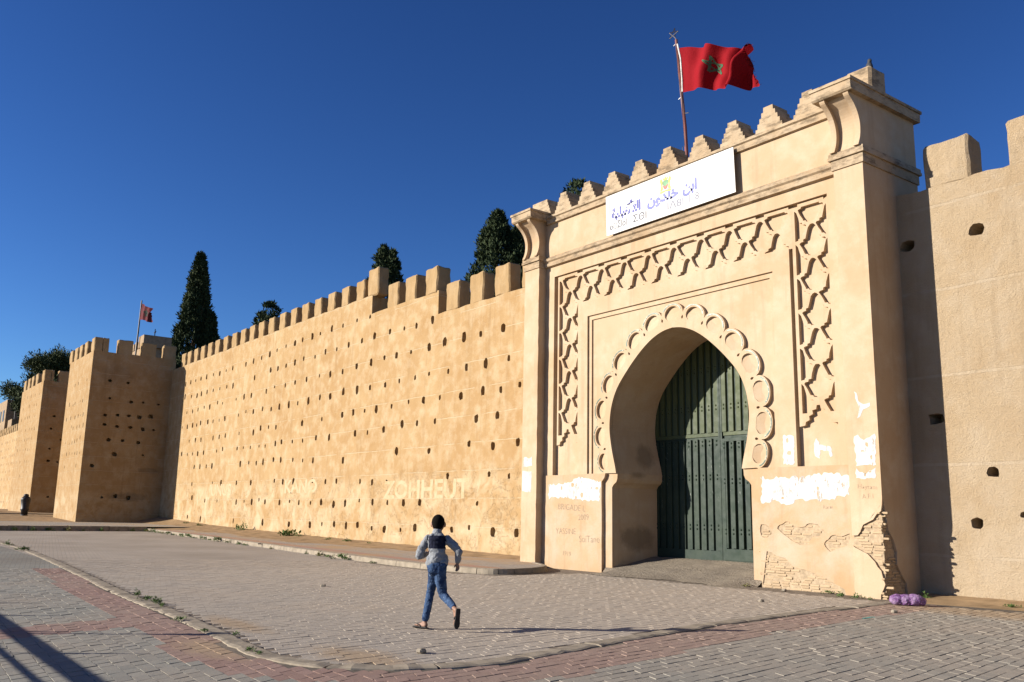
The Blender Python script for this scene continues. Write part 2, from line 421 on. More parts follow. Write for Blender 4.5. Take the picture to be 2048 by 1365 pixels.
for (m, t, n, ch), h in zip(lobes, sc_holes[:15]):
    ss = [(Vector(p) - m).dot(n) for p in h]; s0, s1 = min(ss), max(ss)
    cen = m + n * (s0 + s1) * .5; yc = 17.909 + 0.08 * .55
    P3 = [(p[0], 17.909 + 0.08 * min(1.0, max(0.0, (s - s0) / (s1 - s0) * 1.5)), p[1]) for p, s in zip(h, ss)]
    for i in range(len(P3)): mb.poly([P3[i], P3[(i + 1) % len(P3)], (cen.x, yc + .02, cen.y)])
tag(g(mb, 'lobe_hollows', None, scallop), kind='stuff')
tile_m = NT('glazed_tile', 0.35, 0.5)
tf = tile_m.noise(tile_m.pos(), 14, 4)
tile_m.done(tile_m.mix(tile_m.ramp(tf, 0.52, 0.58), (0.02, 0.09, 0.06), (0.36, 0.31, 0.23)))
for (m, t, n, ch) in lobes:
    mb = MB(); r0, r1 = ch * 0.83, ch * 0.91
    for j in range(14):
        a0, a1 = math.pi * (0.12 + 0.76 * j / 14), math.pi * (0.12 + 0.76 * (j + 1) / 14)
        q = [m + t * math.cos(a) * rr + n * math.sin(a) * rr * 0.81 for a, rr in ((a0, r0), (a1, r0), (a1, r1), (a0, r1))]
        mb.plate([tuple(x) for x in q], [], 17.897, 17.903)
    mb.build('tile_inlay', tile_m.m, scallop)

# ---- lower walls beside the arch
low = MAT['gate_low']
def brickfield(parent, outline, y, mat_b, seed, u0, u1, z0, z1, axis='y', sgn=1):
    """individual thin bricks inside an outline (plaster has fallen off here)"""
    rb = random.Random(seed); meshes = []
    for v in range(4):
        bm = rough_box(0.245, 0.07, 0.043, seed + v, 0.004, 0, 0.008); meshes.append(bm_mesh(bm, 'brick', mat_b))
    def inside(p):
        c = False; n = len(outline)
        for i in range(n):
            a, b = outline[i], outline[(i + 1) % n]
            if (a[1] > p[1]) != (b[1] > p[1]) and p[0] < (b[0] - a[0]) * (p[1] - a[1]) / (b[1] - a[1]) + a[0]: c = not c
        return c
    z = z0; row = 0
    while z < z1:
        x = u0 - rb.uniform(0, 0.26)
        while x < u1:
            if inside((x, z + 0.02)) and rb.random() < 0.95:
                o = link('brick', meshes[rb.randrange(4)], parent)
                d = y + rb.uniform(-0.012, 0.022)
                o.location = (x, d, z) if axis == 'y' else (y + rb.uniform(-0.02, 0.012), x, z)
                o.rotation_euler = (rb.uniform(-.02, .02), rb.uniform(-.025, .025), rb.uniform(-.03, .03) + (0 if axis == 'y' else math.pi / 2))
                o.scale = (rb.uniform(0.75, 1.08), 1, rb.uniform(0.9, 1.1))
            x += 0.262
        z += 0.058; row += 1
bt = NT('old_brick', 0.95, 0.1)
bt.done(bt.mix(bt.rnd(), (0.40, 0.295, 0.185), (0.33, 0.24, 0.15)), bt.bump(bt.noise(bt.pos(), 40, 5), 0.6, 0.01))
mort = simple('crumbling_mortar', (0.33, 0.25, 0.165), 0.98, 0.05, scale=14)

jl = [p for p in arch_l if p[1] <= 2.79]; jr = [p for p in arch_r if p[1] <= 2.79]
# jamb strips (set back) with the bracketed impost
mb = MB(); mb.plate([(-2.74, -0.35)] + jl + [(-2.74, 2.78)], [], 17.965, YC); g(mb, 'jamb_strip', low); mb = MB(); mb.plate([(2.84, -0.35), (2.84, 2.78)] + jr[::-1], [], 17.965, YC)
g(mb, 'jamb_strip', low)
mb = MB(); mb.plate(ragged([(-5.44, -0.35), (-2.72, -0.35), (-2.72, 2.55), (-2.60, 2.66), (-2.56, 2.78), (-5.44, 2.78)], 0.006, 0.25, 5), [], YB, YC); g(mb, 'lower_wall', low)
patchA = ragged([(2.845, -0.2), (2.845, 0.86), (3.16, 0.80), (3.30, 0.74), (3.52, 0.70), (3.7, 0.55), (3.92, 0.47), (4.3, 0.40), (4.67, 0.29), (5.03, 0.11), (5.1, -0.2)], 0.018, 0.12, 2)
patchB = ragged(smooth_path([(3.33, 1.36), (3.45, 1.47), (3.62, 1.53), (3.8, 1.44), (4.02, 1.41), (4.2, 1.49), (4.41, 1.47), (4.6, 1.31), (4.42, 1.22), (4.27, 1.19), (4.16, 1.05), (4.0, 1.02), (3.8, 1.06), (3.53, 1.22)][::-1], 3, True), 0.012, 0.06, 3)
patchC = ragged(smooth_path([(4.56, 1.04), (4.66, 1.16), (4.78, 1.26), (5.0, 1.22), (5.21, 1.29), (5.15, 1.05), (4.9, 0.98), (4.7, 0.90)][::-1], 3, True), 0.012, 0.06, 4)
patchD = ragged(smooth_path([(2.86, 1.2), (2.86, 1.45), (3.1, 1.4), (3.17, 1.25), (3.0, 1.14)], 3, True), 0.010, 0.06, 6)
right_out = [(2.82, -0.35), (5.44, -0.35), (5.44, 2.78), (2.82, 2.78)]
pa = [(2.82, 0.9)] + [p for p in patchA if p[0] > 2.86 and p[1] > -0.15] + [(5.1, -0.35), (5.44, -0.35), (5.44, 2.78), (2.82, 2.78)]
mb = MB(); mb.plate(pa, [patchB, patchC, patchD], YB, 17.882)
lw = g(mb, 'lower_wall', low)
mb = MB(); mb.box(2.82, 5.44, 17.882, YC - 0.002, -0.35, 2.779); bk = g(mb, 'brick_backing', mort)
brickfield(bk, patchA, 17.904, bt.m, 11, 2.86, 5.2, 0.0, 0.95)
brickfield(bk, patchB, 17.906, bt.m, 12, 3.2, 4.7, 1.0, 1.6)
brickfield(bk, patchC, 17.906, bt.m, 13, 4.5, 5.3, 0.88, 1.3)
brickfield(bk, patchD, 17.906, bt.m, 14, 2.86, 3.2, 1.1, 1.5)

# ---- pilasters (left plain, right one eroded at its foot)
def pilaster(s, eroded):
    a, b = (5.43, 6.17) if s > 0 else (-6.17, -5.43)
    mb = MB()
    if not eroded:
        mb.plate(ragged([(a, -0.35), (b, -0.35), (b, 1.2), (b, 9.48), (a, 9.48), (a, 1.0)], 0.011, 0.22, 8), [], YP, 19.9)
        return g(mb, 'pilaster')
    # plaster shell on the front with the fallen patch, shell on the flank, brick core behind
    pf = [(a, -0.35), (6.0, -0.35), (6.02, 0.1), (6.13, 0.3), (6.05, 0.56), (5.92, 0.74), (5.77, 0.88), (5.62, 0.97), (a + .06, 1.02), (a, 1.05)]
    up = [(a, 1.26), (5.56, 1.27), (5.64, 1.36), (5.70, 1.5), (5.82, 1.56), (5.95, 1.60), (6.02, 1.72), (6.12, 1.78), (6.16, 1.95), (b, 2.05), (b, 9.48), (a, 9.48)]
    mb.plate(ragged(pf, 0.012, 0.1, 21), [], YP, YP + 0.05)
    mb.plate(up[:3] + ragged(up[2:9], 0.01, 0.1, 22)[:-2] + up[8:], [], YP, YP + 0.05)
    side = lambda p, q, d: (b - d, p, q)
    so = [(YP + 0.05, 9.48), (YP + 0.05, 1.95), (YP + 0.08, 1.85), (YP + 0.13, 1.66), (YP + 0.17, 1.4), (YP + 0.34, 1.2), (YP + 0.45, 0.95), (YP + 0.42, 0.7), (YP + 0.6, 0.45), (YP + 0.75, 0.3), (YP + 0.8, -0.3), (19.9, -0.3), (19.9, 9.48)]
    mb.plate(so, [], 0.0, 0.05, side)
    p = g(mb, 'pilaster')
    mb = MB(); mb.box(a + 0.002, b - 0.052, YP + 0.052, 19.88, -0.35, 9.47); bk2 = g(mb, 'brick_backing', mort, gate)
    front = [(5.45, 0.0), (6.14, -0.1), (6.14, 2.0), (6.0, 1.75), (5.8, 1.6), (5.66, 1.45), (5.45, 1.3)]
    tri = [(5.45, -0.3), (6.0, -0.3), (6.03, 0.1), (6.06, 0.5), (5.77, 0.86), (5.45, 1.0)]
    def inp(p, poly):
        c = False
        for i in range(len(poly)):
            A, B = poly[i], poly[(i + 1) % len(poly)]
            if (A[1] > p[1]) != (B[1] > p[1]) and p[0] < (B[0] - A[0]) * (p[1] - A[1]) / (B[1] - A[1]) + A[0]: c = not c
        return c
    patch = [(5.47, 1.0), (5.62, 0.95), (5.77, 0.86), (5.92, 0.72), (6.05, 0.55), (6.12, 0.3), (6.02, 0.1), (6.0, -0.1), (6.19, -0.1), (6.19, 2.0), (6.02, 1.72), (5.82, 1.56), (5.7, 1.5), (5.6, 1.3), (5.47, 1.26)]
    brickfield(bk2, patch, YP + 0.072, bt.m, 31, 5.5, 6.2, -0.02, 2.0)
    spatch = [(YP + 0.05, -0.1), (YP + 0.85, -0.1), (YP + 0.78, 0.3), (YP + 0.64, 0.45), (YP + 0.46, 0.7), (YP + 0.5, 0.95), (YP + 0.38, 1.2), (YP + 0.2, 1.4), (YP + 0.16, 1.66), (YP + 0.05, 1.95)]
    brickfield(bk2, spatch, b - 0.072, bt.m, 41, YP + 0.1, YP + 1.3, -0.02, 2.0, 'x')
    return p
pilaster(-1, False); pilaster(1, True)

# ---- mouldings, upper wall, capitals
topm = MAT['gate_top']
mb = MB()
prof_m = [(YF, 9.47), (17.80, 9.49), (17.79, 9.62), (17.74, 9.66), (17.73, 9.73), (17.86, 9.82), (YC, 9.82), (YC, 9.47)]
mb.prism(prof_m, 'x', -5.44, 5.44); g(mb, 'string_course', topm)
mb = MB(); mb.box(-5.44, 5.44, 17.87, YC - .001, 9.81, 10.93); g(mb, 'upper_wall')
mb = MB(); mb.prism([(17.87, 10.92), (17.79, 10.93), (17.78, 11.08), (17.73, 11.11), (17.73, 11.18), (17.80, 11.215), (18.7, 11.215), (18.7, 10.92)], 'x', -5.29, 5.29); g(mb, 'parapet_band', topm)
for s in (-1, 1):
    a, b = (5.43, 6.17) if s > 0 else (-6.17, -5.43)
    mb = MB()
    for (o_, z0, z1) in ((0.035, 9.47, 9.70), (0.085, 9.70, 9.77), (0.07, 9.77, 9.86)):
        mb.box(a - o_, b + o_, YP - o_, 19.9 + o_, z0 + .001, z1)
    g(mb, 'necking', topm)
    cur = smooth_path([(17.16, 11.05), (17.20, 10.97), (17.36, 10.84), (17.50, 10.66), (17.575, 10.45), (17.585, 10.25), (17.55, 10.05), (17.47, 9.86)], 3)
    cap = thing('capital', None, None); cap.parent = gate
    mb = MB()
    for (u0, u1, dd) in ((a, a + 0.13, 0.0), (a + 0.13, b - 0.13, 0.13), (b - 0.13, b, 0.0)):
        mb.prism([(y + dd, z) for y, z in cur] + [(19.9 - 0.003 * (dd > 0), 9.86), (19.9 - 0.003 * (dd > 0), 11.05)], 'x', u0, u1)
    mb.build('console', g_main, cap)
    mb = MB(); e0, e1 = (5.27, 6.29) if s > 0 else (-6.29, -5.27)
    sl = [(17.13, 11.05), (17.09, 11.09), (17.08, 11.26), (17.05, 11.28), (17.05, 11.34), (20.05, 11.34), (20.05, 11.28), (20.02, 11.26), (20.0, 11.05)]
    mb.prism(sl, 'x', e0, e1); mb.box(e0 - .03, e1 + .03, 17.049, 20.051, 11.275, 11.345); mb.build('cap_slab', topm, cap)
# corner blocks on the caps
bm = rough_box(0.66, 0.66, 0.66, 5, 0.015, 3, 0.06); link('corner_block', bm_mesh(bm, 'corner_block', topm), gate, (5.88, 18.40, 11.33))
# stepped merlons
def stepped(w0, wt, h, n, y0, y1, left=True, right=True):
    pts_r = []; pts_l = []
    for i in range(n):
        wa = (w0 + (wt - w0) * i / (n - 1)) / 2; za = h * i / n; zb = h * (i + 1) / n
        pts_r += [(wa, za), (wa - 0.008, zb)]; pts_l += [(-wa, za), (-wa + 0.008, zb)]
    if not left: pts_l = [(-w0 / 2, 0), (-w0 / 2, h)]
    mb_ = MB(); mb_.prism(pts_r + pts_l[::-1], 'y', y0, y1); return mb_
mesh_st = [stepped(0.82, 0.30, 0.64 + dh, 5, 17.82, 18.42).mesh('merlon', topm) for dh in (0, 0.02, -0.015)]
for k in range(9):
    o = link('merlon', mesh_st[k % 3], gate, (-4.53 + 1.15 * k, rnd.uniform(-.02, .02), 11.205), (0, rnd.uniform(-.012, .012), 0))
o = stepped(0.95, 0.6, 0.55, 5, 17.85, 18.45, left=False).build('merlon', topm, gate); o.location = (-5.66, 0, 11.30)

# ---- green metal doors
def door_mat(name, a, b, wear):
    t = NT(name, 0.55, 0.25); P = t.pos(); z = t.sep(P)[2]
    c = t.mix(t.ramp(t.noise(P, 1.5, 5), .35, .65), a, b)
    sc = t.noise(t.map(P, (5, 5, 1.0)), 3.2, 8, 0.75)
    c = t.mix(t.math('MULTIPLY', t.ramp(sc, 0.62, 0.70), t.math('MULTIPLY', t.ramp(z, 1.2, 2.2), t.ramp(z, 3.2, 4.1, wear, 0.0))), c, (0.42, 0.43, 0.40))
    rs = t.noise(P, 9, 6, 0.7)
    c = t.mix(t.ramp(rs, 0.69, 0.73, 0, 0.8), c, (0.10, 0.035, 0.018))
    return t.done(c, t.bump(t.noise(P, 12, 5), 0.25, 0.008), t.ramp(t.noise(P, 5, 5), .3, .7, .45, .7))
d_up = door_mat('olive_door_paint', (0.058, 0.072, 0.028), (0.046, 0.06, 0.03), 0.3)
d_lo = door_mat('dark_green_door_paint', (0.014, 0.027, 0.019), (0.022, 0.036, 0.023), 0.9)
DY = 19.84
def plank_mesh(w, h, mat):
    m_ = MB(); m_.prism([(-w / 2, 0.0), (-w / 2 + 0.012, -0.055), (w / 2 - 0.012, -0.055), (w / 2, 0.0)], 'z', 0.0, h)
    return m_.mesh('plank', mat)
def door_leaf(u0, u1, wicket):
    leaf = bpy.data.objects.new('door_leaf', None); COL.objects.link(leaf); leaf.parent = gate; leaf.location = (u0, DY, 0.40)
    W = u1 - u0; n = 10; pitch = W / n
    mb = MB(); mb.box(0, W, 0.0, 0.06, 0.03, 6.7); mb.build('door_sheet', d_lo, leaf)
    mu = plank_mesh(pitch - 0.085, 2.80, d_up); ml = plank_mesh(pitch - 0.085, 3.08, d_lo)
    if wicket: ml = plank_mesh(pitch - 0.085, 2.90, d_lo)
    rv = MB(); rl = MB()
    for k in range(n):
        xx = (k + 0.5) * pitch
        link('plank', mu, leaf, (xx, 0, 3.545)); link('plank', ml, leaf, (xx, -0.018 if wicket else 0, 0.30 if not wicket else 0.38))
        for zz in ((0.92, 2.30, 3.25) if not wicket else (0.82, 2.18, 3.15)):
            for dz in (-0.055, 0.055):
                rl.lathe([(0.032, 0.0), (0.026, 0.014), (0.0, 0.024)], 7)
                q = rl.v[-21:]; rl.v[-21:] = [(xx + a, -0.055 - (0.018 if wicket else 0) - c, zz + dz + b) for a, b, c in q]
        for zz in (4.25, 5.35, 6.2):
            for dz in (-0.055, 0.055):
                rv.lathe([(0.032, 0.0), (0.026, 0.014), (0.0, 0.024)], 7)
                q = rv.v[-21:]; rv.v[-21:] = [(xx + a, -0.055 - c, zz + dz + b) for a, b, c in q]
    tag(rl.build('rivets', d_lo, leaf, True), kind='stuff'); tag(rv.build('rivets', d_up, leaf, True), kind='stuff')
    mb = MB(); mb.box(0.0, W, -0.03, 0.001, 3.44, 3.54); mb.build('door_rail', d_up, leaf)
    mb = MB(); mb.box(0, W, -0.062, 0.001, 0.03, 0.29); mb.box(0.0, 0.06, -0.064, 0.002, 0.03, 6.7); mb.box(W - 0.06, W, -0.064, 0.002, 0.03, 6.7); mb.build('door_frame', d_lo, leaf)
    if wicket:
        wk = MB(); wk.box(0.075, 0.15, -0.082, 0.0, 0.06, 3.35); wk.box(0.15, W - .06, -0.082, 0.0, 0.06, 0.36); wk.box(0.15, W - .06, -0.082, 0.0, 3.27, 3.35)
        wk.build('wicket_frame', d_lo, leaf)
        sl_ = MB(); sl_.box(1.48, 1.55, -0.09, -0.02, 1.95, 2.35); sl_.build('letter_slot', simple('dark_slot', (0.05, 0.012, 0.01)), leaf)
    return leaf
door_leaf(-2.52, 0.06, False); door_leaf(0.075, 2.66, True)
mb = MB(); mb.box(-2.6, 2.7, DY + 0.09, DY + 0.12, -0.3, 6.9); mb.build('door_back', d_lo, gate)

# ---- ramp up to the doors
t = NT('rough_concrete', 0.97, 0.1); P = t.pos()
c = t.mix(t.ramp(t.noise(P, 1.3, 6), .35, .65), (0.21, 0.175, 0.135), (0.27, 0.225, 0.17))
rid = t.noise(t.map(P, (1.5, 9, 1), (0, 0, R(20))), 2.5, 5, 0.6)
MAT['ramp'] = t.done(c, t.bump(t.math('ADD', t.noise(P, 22, 6, 0.7), rid), 1.0, 0.05))
mb = MB(); nx, ny = 30, 24
for j in range(ny):
    for i in range(nx):
        q = []
        for (ii, jj) in ((i, j), (i + 1, j), (i + 1, j + 1), (i, j + 1)):
            u = -2.62 + 5.4 * ii / nx; ff = jj / ny
            y0 = 17.15 + 0.25 * math.sin(u * 1.3 + 1) + 0.10 * math.sin(u * 5)
            y = y0 + (19.9 - y0) * ff
            z = 0.006 + 0.43 * min(1, ff * 1.12) ** 1.15 + (mnoise.noise(Vector((u * 2, y * 3, 0))) * 0.018 if 0 < jj else 0)
            f2 = max(0.0, min(1.0, (y - 17.78) / 0.15)); e_ = max(0.0, min(1.0, min(u + 2.62, 2.78 - u) / 0.5)); z = -0.01 + (z + 0.01) * (e_ + (1 - e_) * f2)
            q.append((CX + u, y, z))
        mb.poly(q)
ramp_o = mb.build('ramp', MAT['ramp'], None, True); tag(ramp_o, kind='structure')
weld_up(ramp_o)

# ---- painted sign board over the gate
t = NT('white_board', 0.5, 0.3); t.done(t.mix(t.ramp(t.noise(t.pos(), 3, 5), .4, .7), (0.50, 0.495, 0.485), (0.47, 0.465, 0.45)))
ink_b = simple('blue_paint', (0.07, 0.075, 0.27), 0.6); ink_k = simple('black_paint', (0.04, 0.04, 0.06), 0.6); ink_g = simple('faded_grey_paint', (0.18, 0.185, 0.23), 0.6); ink_f = simple('faded_blue_paint', (0.13, 0.14, 0.34), 0.6)
gold = simple('gold_paint', (0.50, 0.40, 0.08), 0.6); grn = simple('green_paint', (0.12, 0.26, 0.13), 0.6); redp = simple('red_paint', (0.40, 0.10, 0.08), 0.6)
board = thing('sign_board', 'long white board with faded blue Arabic lettering fixed above the arch', 'sign', (CX, 17.70, 9.80))
mb = MB(); mb.plate([(-2.32, 0.0), (2.53, 0.02), (2.49, 1.26), (-2.36, 1.24)], [], 0.0, 0.02); mb.build('panel', t.m, board)
mb = MB()
for k in range(6):
    mb.tube([(-2.1 + k * 0.86, 0.02, 0.05), (-2.1 + k * 0.86, 0.14, 0.05)], 0.015, 6); mb.tube([(-2.1 + k * 0.86, 0.02, 1.2), (-2.1 + k * 0.86, 0.10, 1.2)], 0.015, 6)
mb.build('bracket', MAT['grey_metal'], board)
YT = -0.004
def lettering(s, u, z, size, mat, name='lettering', weight=0.0, sx=1.0, w=0):
    me = text_mesh(s, size, mat, name, weight); o = link(name, me, board, (u, YT, z), (math.pi / 2, 0, 0))
    if w:
        xs_ = [v.co.x for v in me.vertices]; sx = w / max(.01, max(xs_) - min(xs_)); u0_ = (max(xs_) + min(xs_)) / 2 * sx; o.location.x -= u0_
    o.scale = (sx, 1, 1); return o
def ar(*cp): return ''.join(chr(c) for c in reversed(cp))
lettering(ar(0xFE8D, 0xFEDF, 0xFE98, 0xFE84, 0xFEEB, 0xFEF4, 0xFEE0, 0xFEF4, 0xFE94), -1.50, 0.60, 0.40, ink_b, weight=0.022, w=1.22)
lettering(ar(0xFEA7, 0xFEE0, 0xFEAA, 0xFEED, 0xFEE5), -0.03, 0.60, 0.42, ink_f, weight=0.02, w=1.20)
lettering(ar(0xFE8D, 0xFE91, 0xFEE6), 0.98, 0.62, 0.42, ink_f, weight=0.02, w=0.52)
lettering('o\u2299\u03a3IoI', -1.82, 0.24, 0.30, ink_k, w=0.70, weight=0.002); lettering('\u03a3\u0398I', -0.93, 0.24, 0.30, ink_k, w=0.54, weight=0.002)
lettering('I\u039b8I', 0.45, 0.26, 0.30, ink_g, w=0.6, weight=.003); lettering('I  8', 1.12, 0.27, 0.30, ink_g, w=0.36, weight=.003)
for k, (s_, zz) in enumerate((((0xFE8D, 0xFEDF, 0xFEE4, 0xFEE4, 0xFEE0, 0xFEDC, 0xFE94), 1.06), ((0xFEED, 0xFEAF, 0xFE8D, 0xFEAD, 0xFE93), 0.97), ((0xFE98, 0xFE8E, 0xFEAF, 0xFE93), 0.89))):
    lettering(ar(*s_), -1.82 + 0.04 * k, zz, 0.10, ink_g)
mb = MB()
mb.plate([(-2.2, 1.14), (1.6, 1.16), (1.6, 1.172), (-2.2, 1.152)], [], -0.004, -0.002); mb.plate([(-2.2, 0.075), (0.1, 0.08), (0.1, 0.09), (-2.2, 0.088)], [], -0.004, -0.002); mb.plate([(0.2, 0.085), (1.7, 0.09), (1.7, 0.10), (0.2, 0.095)], [], -0.004, -0.002)
mb.build('border_line', ink_b, board)
mb = MB(); mb.plate([(-2.19, 0.08), (-2.175, 0.08), (-2.19, 1.14), (-2.205, 1.14)], [], -0.004, -0.002); mb.plate([(2.34, 0.7), (2.35, 0.7), (2.33, 1.1), (2.32, 1.1)], [], -0.004, -0.002); mb.build('border_line', ink_k, board)
# coat of arms
def blob(pts): return smooth_path(pts, 3, True)
em = bpy.data.objects.new('emblem', None); COL.objects.link(em); em.parent = board; em.location = (0.09, YT, 0.95)
mb = MB()
for s in (-1, 1):
    mb.plate(blob([(s * 0.10, -0.14), (s * 0.20, -0.17), (s * 0.16, -0.02), (s * 0.21, 0.12), (s * 0.16, 0.19), (s * 0.11, 0.10), (s * 0.12, 0.0)]), [], -0.001, 0.001)
mb.plate(blob([(-0.07, 0.12), (0.07, 0.12), (0.09, 0.19), (0.03, 0.17), (0, 0.23), (-0.03, 0.17), (-0.09, 0.19)]), [], -0.001, 0.001)
mb.plate(blob([(-0.2, -0.19), (0.2, -0.19), (0.17, -0.25), (0.0, -0.22), (-0.17, -0.25)]), [], -0.001, 0.001)
mb.build('supporter_lions', gold, em)
mb = MB(); mb.plate(blob([(-0.085, 0.10), (0.085, 0.10), (0.10, 0.0), (0.0, -0.06), (-0.10, 0.0)]), [], -0.002, 0.0); mb.build('shield', grn, em)
mb = MB(); mb.plate(blob([(-0.09, -0.02), (0.0, -0.07), (0.09, -0.02), (0.06, -0.12), (0.0, -0.16), (-0.06, -0.12)]), [], -0.003, -0.001); mb.build('shield_base', redp, em)

# ================================================================== RAMPARTS AND TOWERS
WALL_HOLES = [(-36.26,10.35), (-37.55,10.39), (-39,10.37), (-40.22,10.39), (-41.51,10.35), (-42.47,10.34), (-43.66,10.34), (-44.62,10.29), (-45.8,10.3), (-47.02,10.24), (-48.04,10.15), (-49.22,10.1), (-50.45,10.06), (-51.64,10.02), (-25.91,8.21), (-27.32,8.21), (-28.45,8.26), (-29.82,8.27), (-30.98,8.21), (-32.43,8.2), (-33.66,8.22), (-34.72,8.25), (-35.93,8.19), (-37.35,8.19), (-38.76,8.1), (-40.1,8.12), (-41.33,8.17), (-42.84,8.16), (-44.28,8.16), (-45.55,8.13), (-47,8.19), (-48.17,8.06), (-50.39,8.04), (-51.55,8.07), (-30.79,9.33), (-32.07,9.28), (-33.08,9.31), (-34.33,9.36), (-35.72,9.38), (-36.94,9.32), (-38.28,9.32), (-39.54,9.28), (-40.8,9.31), (-41.98,9.22), (-43.37,9.31), (-44.46,9.24), (-45.62,9.2), (-46.72,9.19), (-47.75,9.21), (-50.09,9.04), (-25.51,7.05), (-26.94,7.03), (-28.21,7.06), (-29.49,7.04), (-30.91,7.1), (-32.01,7.06), (-33.31,7.07), (-34.53,7.02), (-35.92,7.04), (-37.18,7.07), (-38.58,7.11), (-39.96,7.01), (-41.12,7.08), (-42.47,7.03), (-43.76,7.01), (-44.9,7.03), (-46.16,7.02), (-47.28,7), (-48.54,7.11), (-49.91,7.06), (-51.06,7.15), (-24.83,6.03), (-25.96,5.96), (-27.08,6.03), (-28.54,5.98), (-30.04,6.06), (-31.27,6.06), (-32.46,6.1), (-33.89,6.03), (-35.24,6.01), (-36.33,6.03), (-37.44,6.04), (-38.56,6.01), (-40.75,5.98), (-43.06,5.94), (-46.42,5.95), (-47.48,6.02), (-48.62,6.05), (-49.67,5.86), (-26.14,5.06), (-27.46,5.04), (-30.34,5.14), (-31.71,5.16), (-32.92,5.21), (-34.49,5.06), (-35.96,5.03), (-37.14,5.06), (-39.82,5.03), (-41.3,5.09), (-42.86,5.04), (-44.14,5.06), (-45.55,5.11), (-46.37,5.06), (-47.76,5), (-48.66,5.03), (-49.96,5.03), (-51.06,5.07), (-24.89,4.04), (-26.37,3.97), (-27.89,4.12), (-30.71,3.99), (-33.3,4.1), (-38.22,3.88), (-41.49,4), (-42.71,4.04), (-43.92,4.12), (-45.49,4.17), (-46.48,4.22), (-47.91,4.15), (-48.88,4.11), (-50.03,4.18), (-25.36,2.88), (-26.56,2.97), (-29.29,2.97), (-34.02,2.81), (-35.31,2.83), (-36.43,2.89), (-38.8,2.94), (-39.95,2.94), (-41.41,3.01), (-43.67,3.02), (-45.02,3.03), (-46.14,3.09), (-49.48,3.06), (-27.26,1.94), (-31.26,1.97), (-32.54,1.96), (-33.87,1.96), (-35.18,1.98), (-36.41,2.05), (-37.77,1.93), (-38.95,1.88), (-40.29,1.97), (-41.48,1.94), (-42.85,1.96), (-43.99,2.02), (-45.29,1.96), (-47.24,1.99), (-48.1,2.11), (-49.15,1.99), (-50.3,2.02), (-24.88,0.96), (-26.25,0.95), (-27.74,1.08), (-28.89,0.98), (-31.56,0.99), (-32.69,0.88), (-34.04,0.87), (-35.14,0.88), (-36.47,0.99), (-37.57,0.95), (-38.78,0.98), (-40.07,0.96), (-41.39,0.9), (-43.9,0.89), (-47.38,0.92), (-53.84,10.05), (-54.98,10.02), (-56.12,9.98), (-57.31,10.03), (-58.61,10.01), (-59.74,10.03), (-60.81,10.02), (-61.86,10.01), (-62.93,9.98), (-53.56,8.94), (-54.63,8.98), (-55.88,8.99), (-57.1,8.98), (-58.27,9.01), (-59.39,8.99), (-60.25,8.95), (-61.44,9), (-62.83,9.1), (-52.83,8.04), (-55.16,8), (-56.09,8.12), (-57.5,7.98), (-58.6,8.03), (-59.81,7.98), (-60.92,7.96), (-62.12,7.95), (-52.24,7.04), (-54.54,7.01), (-55.53,6.97), (-56.65,6.98), (-57.65,7.02), (-59.06,7.04), (-59.82,6.97), (-60.66,6.99), (-61.75,6.98), (-62.88,6.99), (-51.9,5.94), (-54.21,5.94), (-55.29,5.93), (-56.4,5.93), (-58.69,5.95), (-59.83,5.98), (-61.09,5.97), (-52.04,5.06), (-54.51,5.14), (-55.54,5.08), (-57.98,5.07), (-59.13,5.06), (-60.15,5.09), (-61.23,5.09), (-62.47,5.18), (-51.33,4.14), (-56.18,4.17), (-57.24,4.19), (-58.47,4.22), (-59.6,4.23), (-51.73,3.08), (-54.31,3.12), (-55.85,3.15), (-59.76,3.14), (-51.53,1.99), (-54.74,2.05), (-56.97,2.08), (-59.52,2.24), (-51.77,0.91), (-57.53,0.94), (-60.11,1.04)]
TOWER_SIDE_HOLES = [(14.74,10.17), (15.94,10.13), (14.85,8.95), (16.28,8.81), (17.08,8.84), (18.13,8.8), (14.66,7.76), (15.47,7.83), (16.23,7.84), (16.92,7.8), (17.68,7.91), (14.69,7.12), (15.51,7.04), (16.39,7.04), (17.23,6.97), (17.96,6.97), (15.05,6.1), (15.96,6.1), (17.01,6.02), (15.52,5.12), (17.4,5.16), (14.16,4.3), (14.99,2.19), (15.84,2.3), (16.72,2.21)]
TOWER_FRONT_HOLES = [(-67.47,10.22), (-70.13,10.23), (-71.23,10.21), (-68.07,8.82), (-68.86,8.86), (-70.52,8.82), (-71.14,8.74), (-72.43,8.9), (-67.48,7.81), (-68.29,7.81), (-69.02,7.82), (-70.01,7.8), (-71.45,7.83), (-72.92,7.83), (-67.11,7.04), (-68.29,7.03), (-69.02,7.04), (-70.26,7.03), (-70.84,7.16), (-67.66,6.23), (-68.54,6.09), (-69.26,6.05), (-70.08,5.98), (-70.98,5.95), (-72.24,6.06), (-67.27,5.16), (-68.09,5.17), (-68.82,5.19), (-69.67,5.21), (-70.61,5.24), (-71.53,5.23), (-73.07,5.21), (-68,4.33), (-71.73,4.32)]
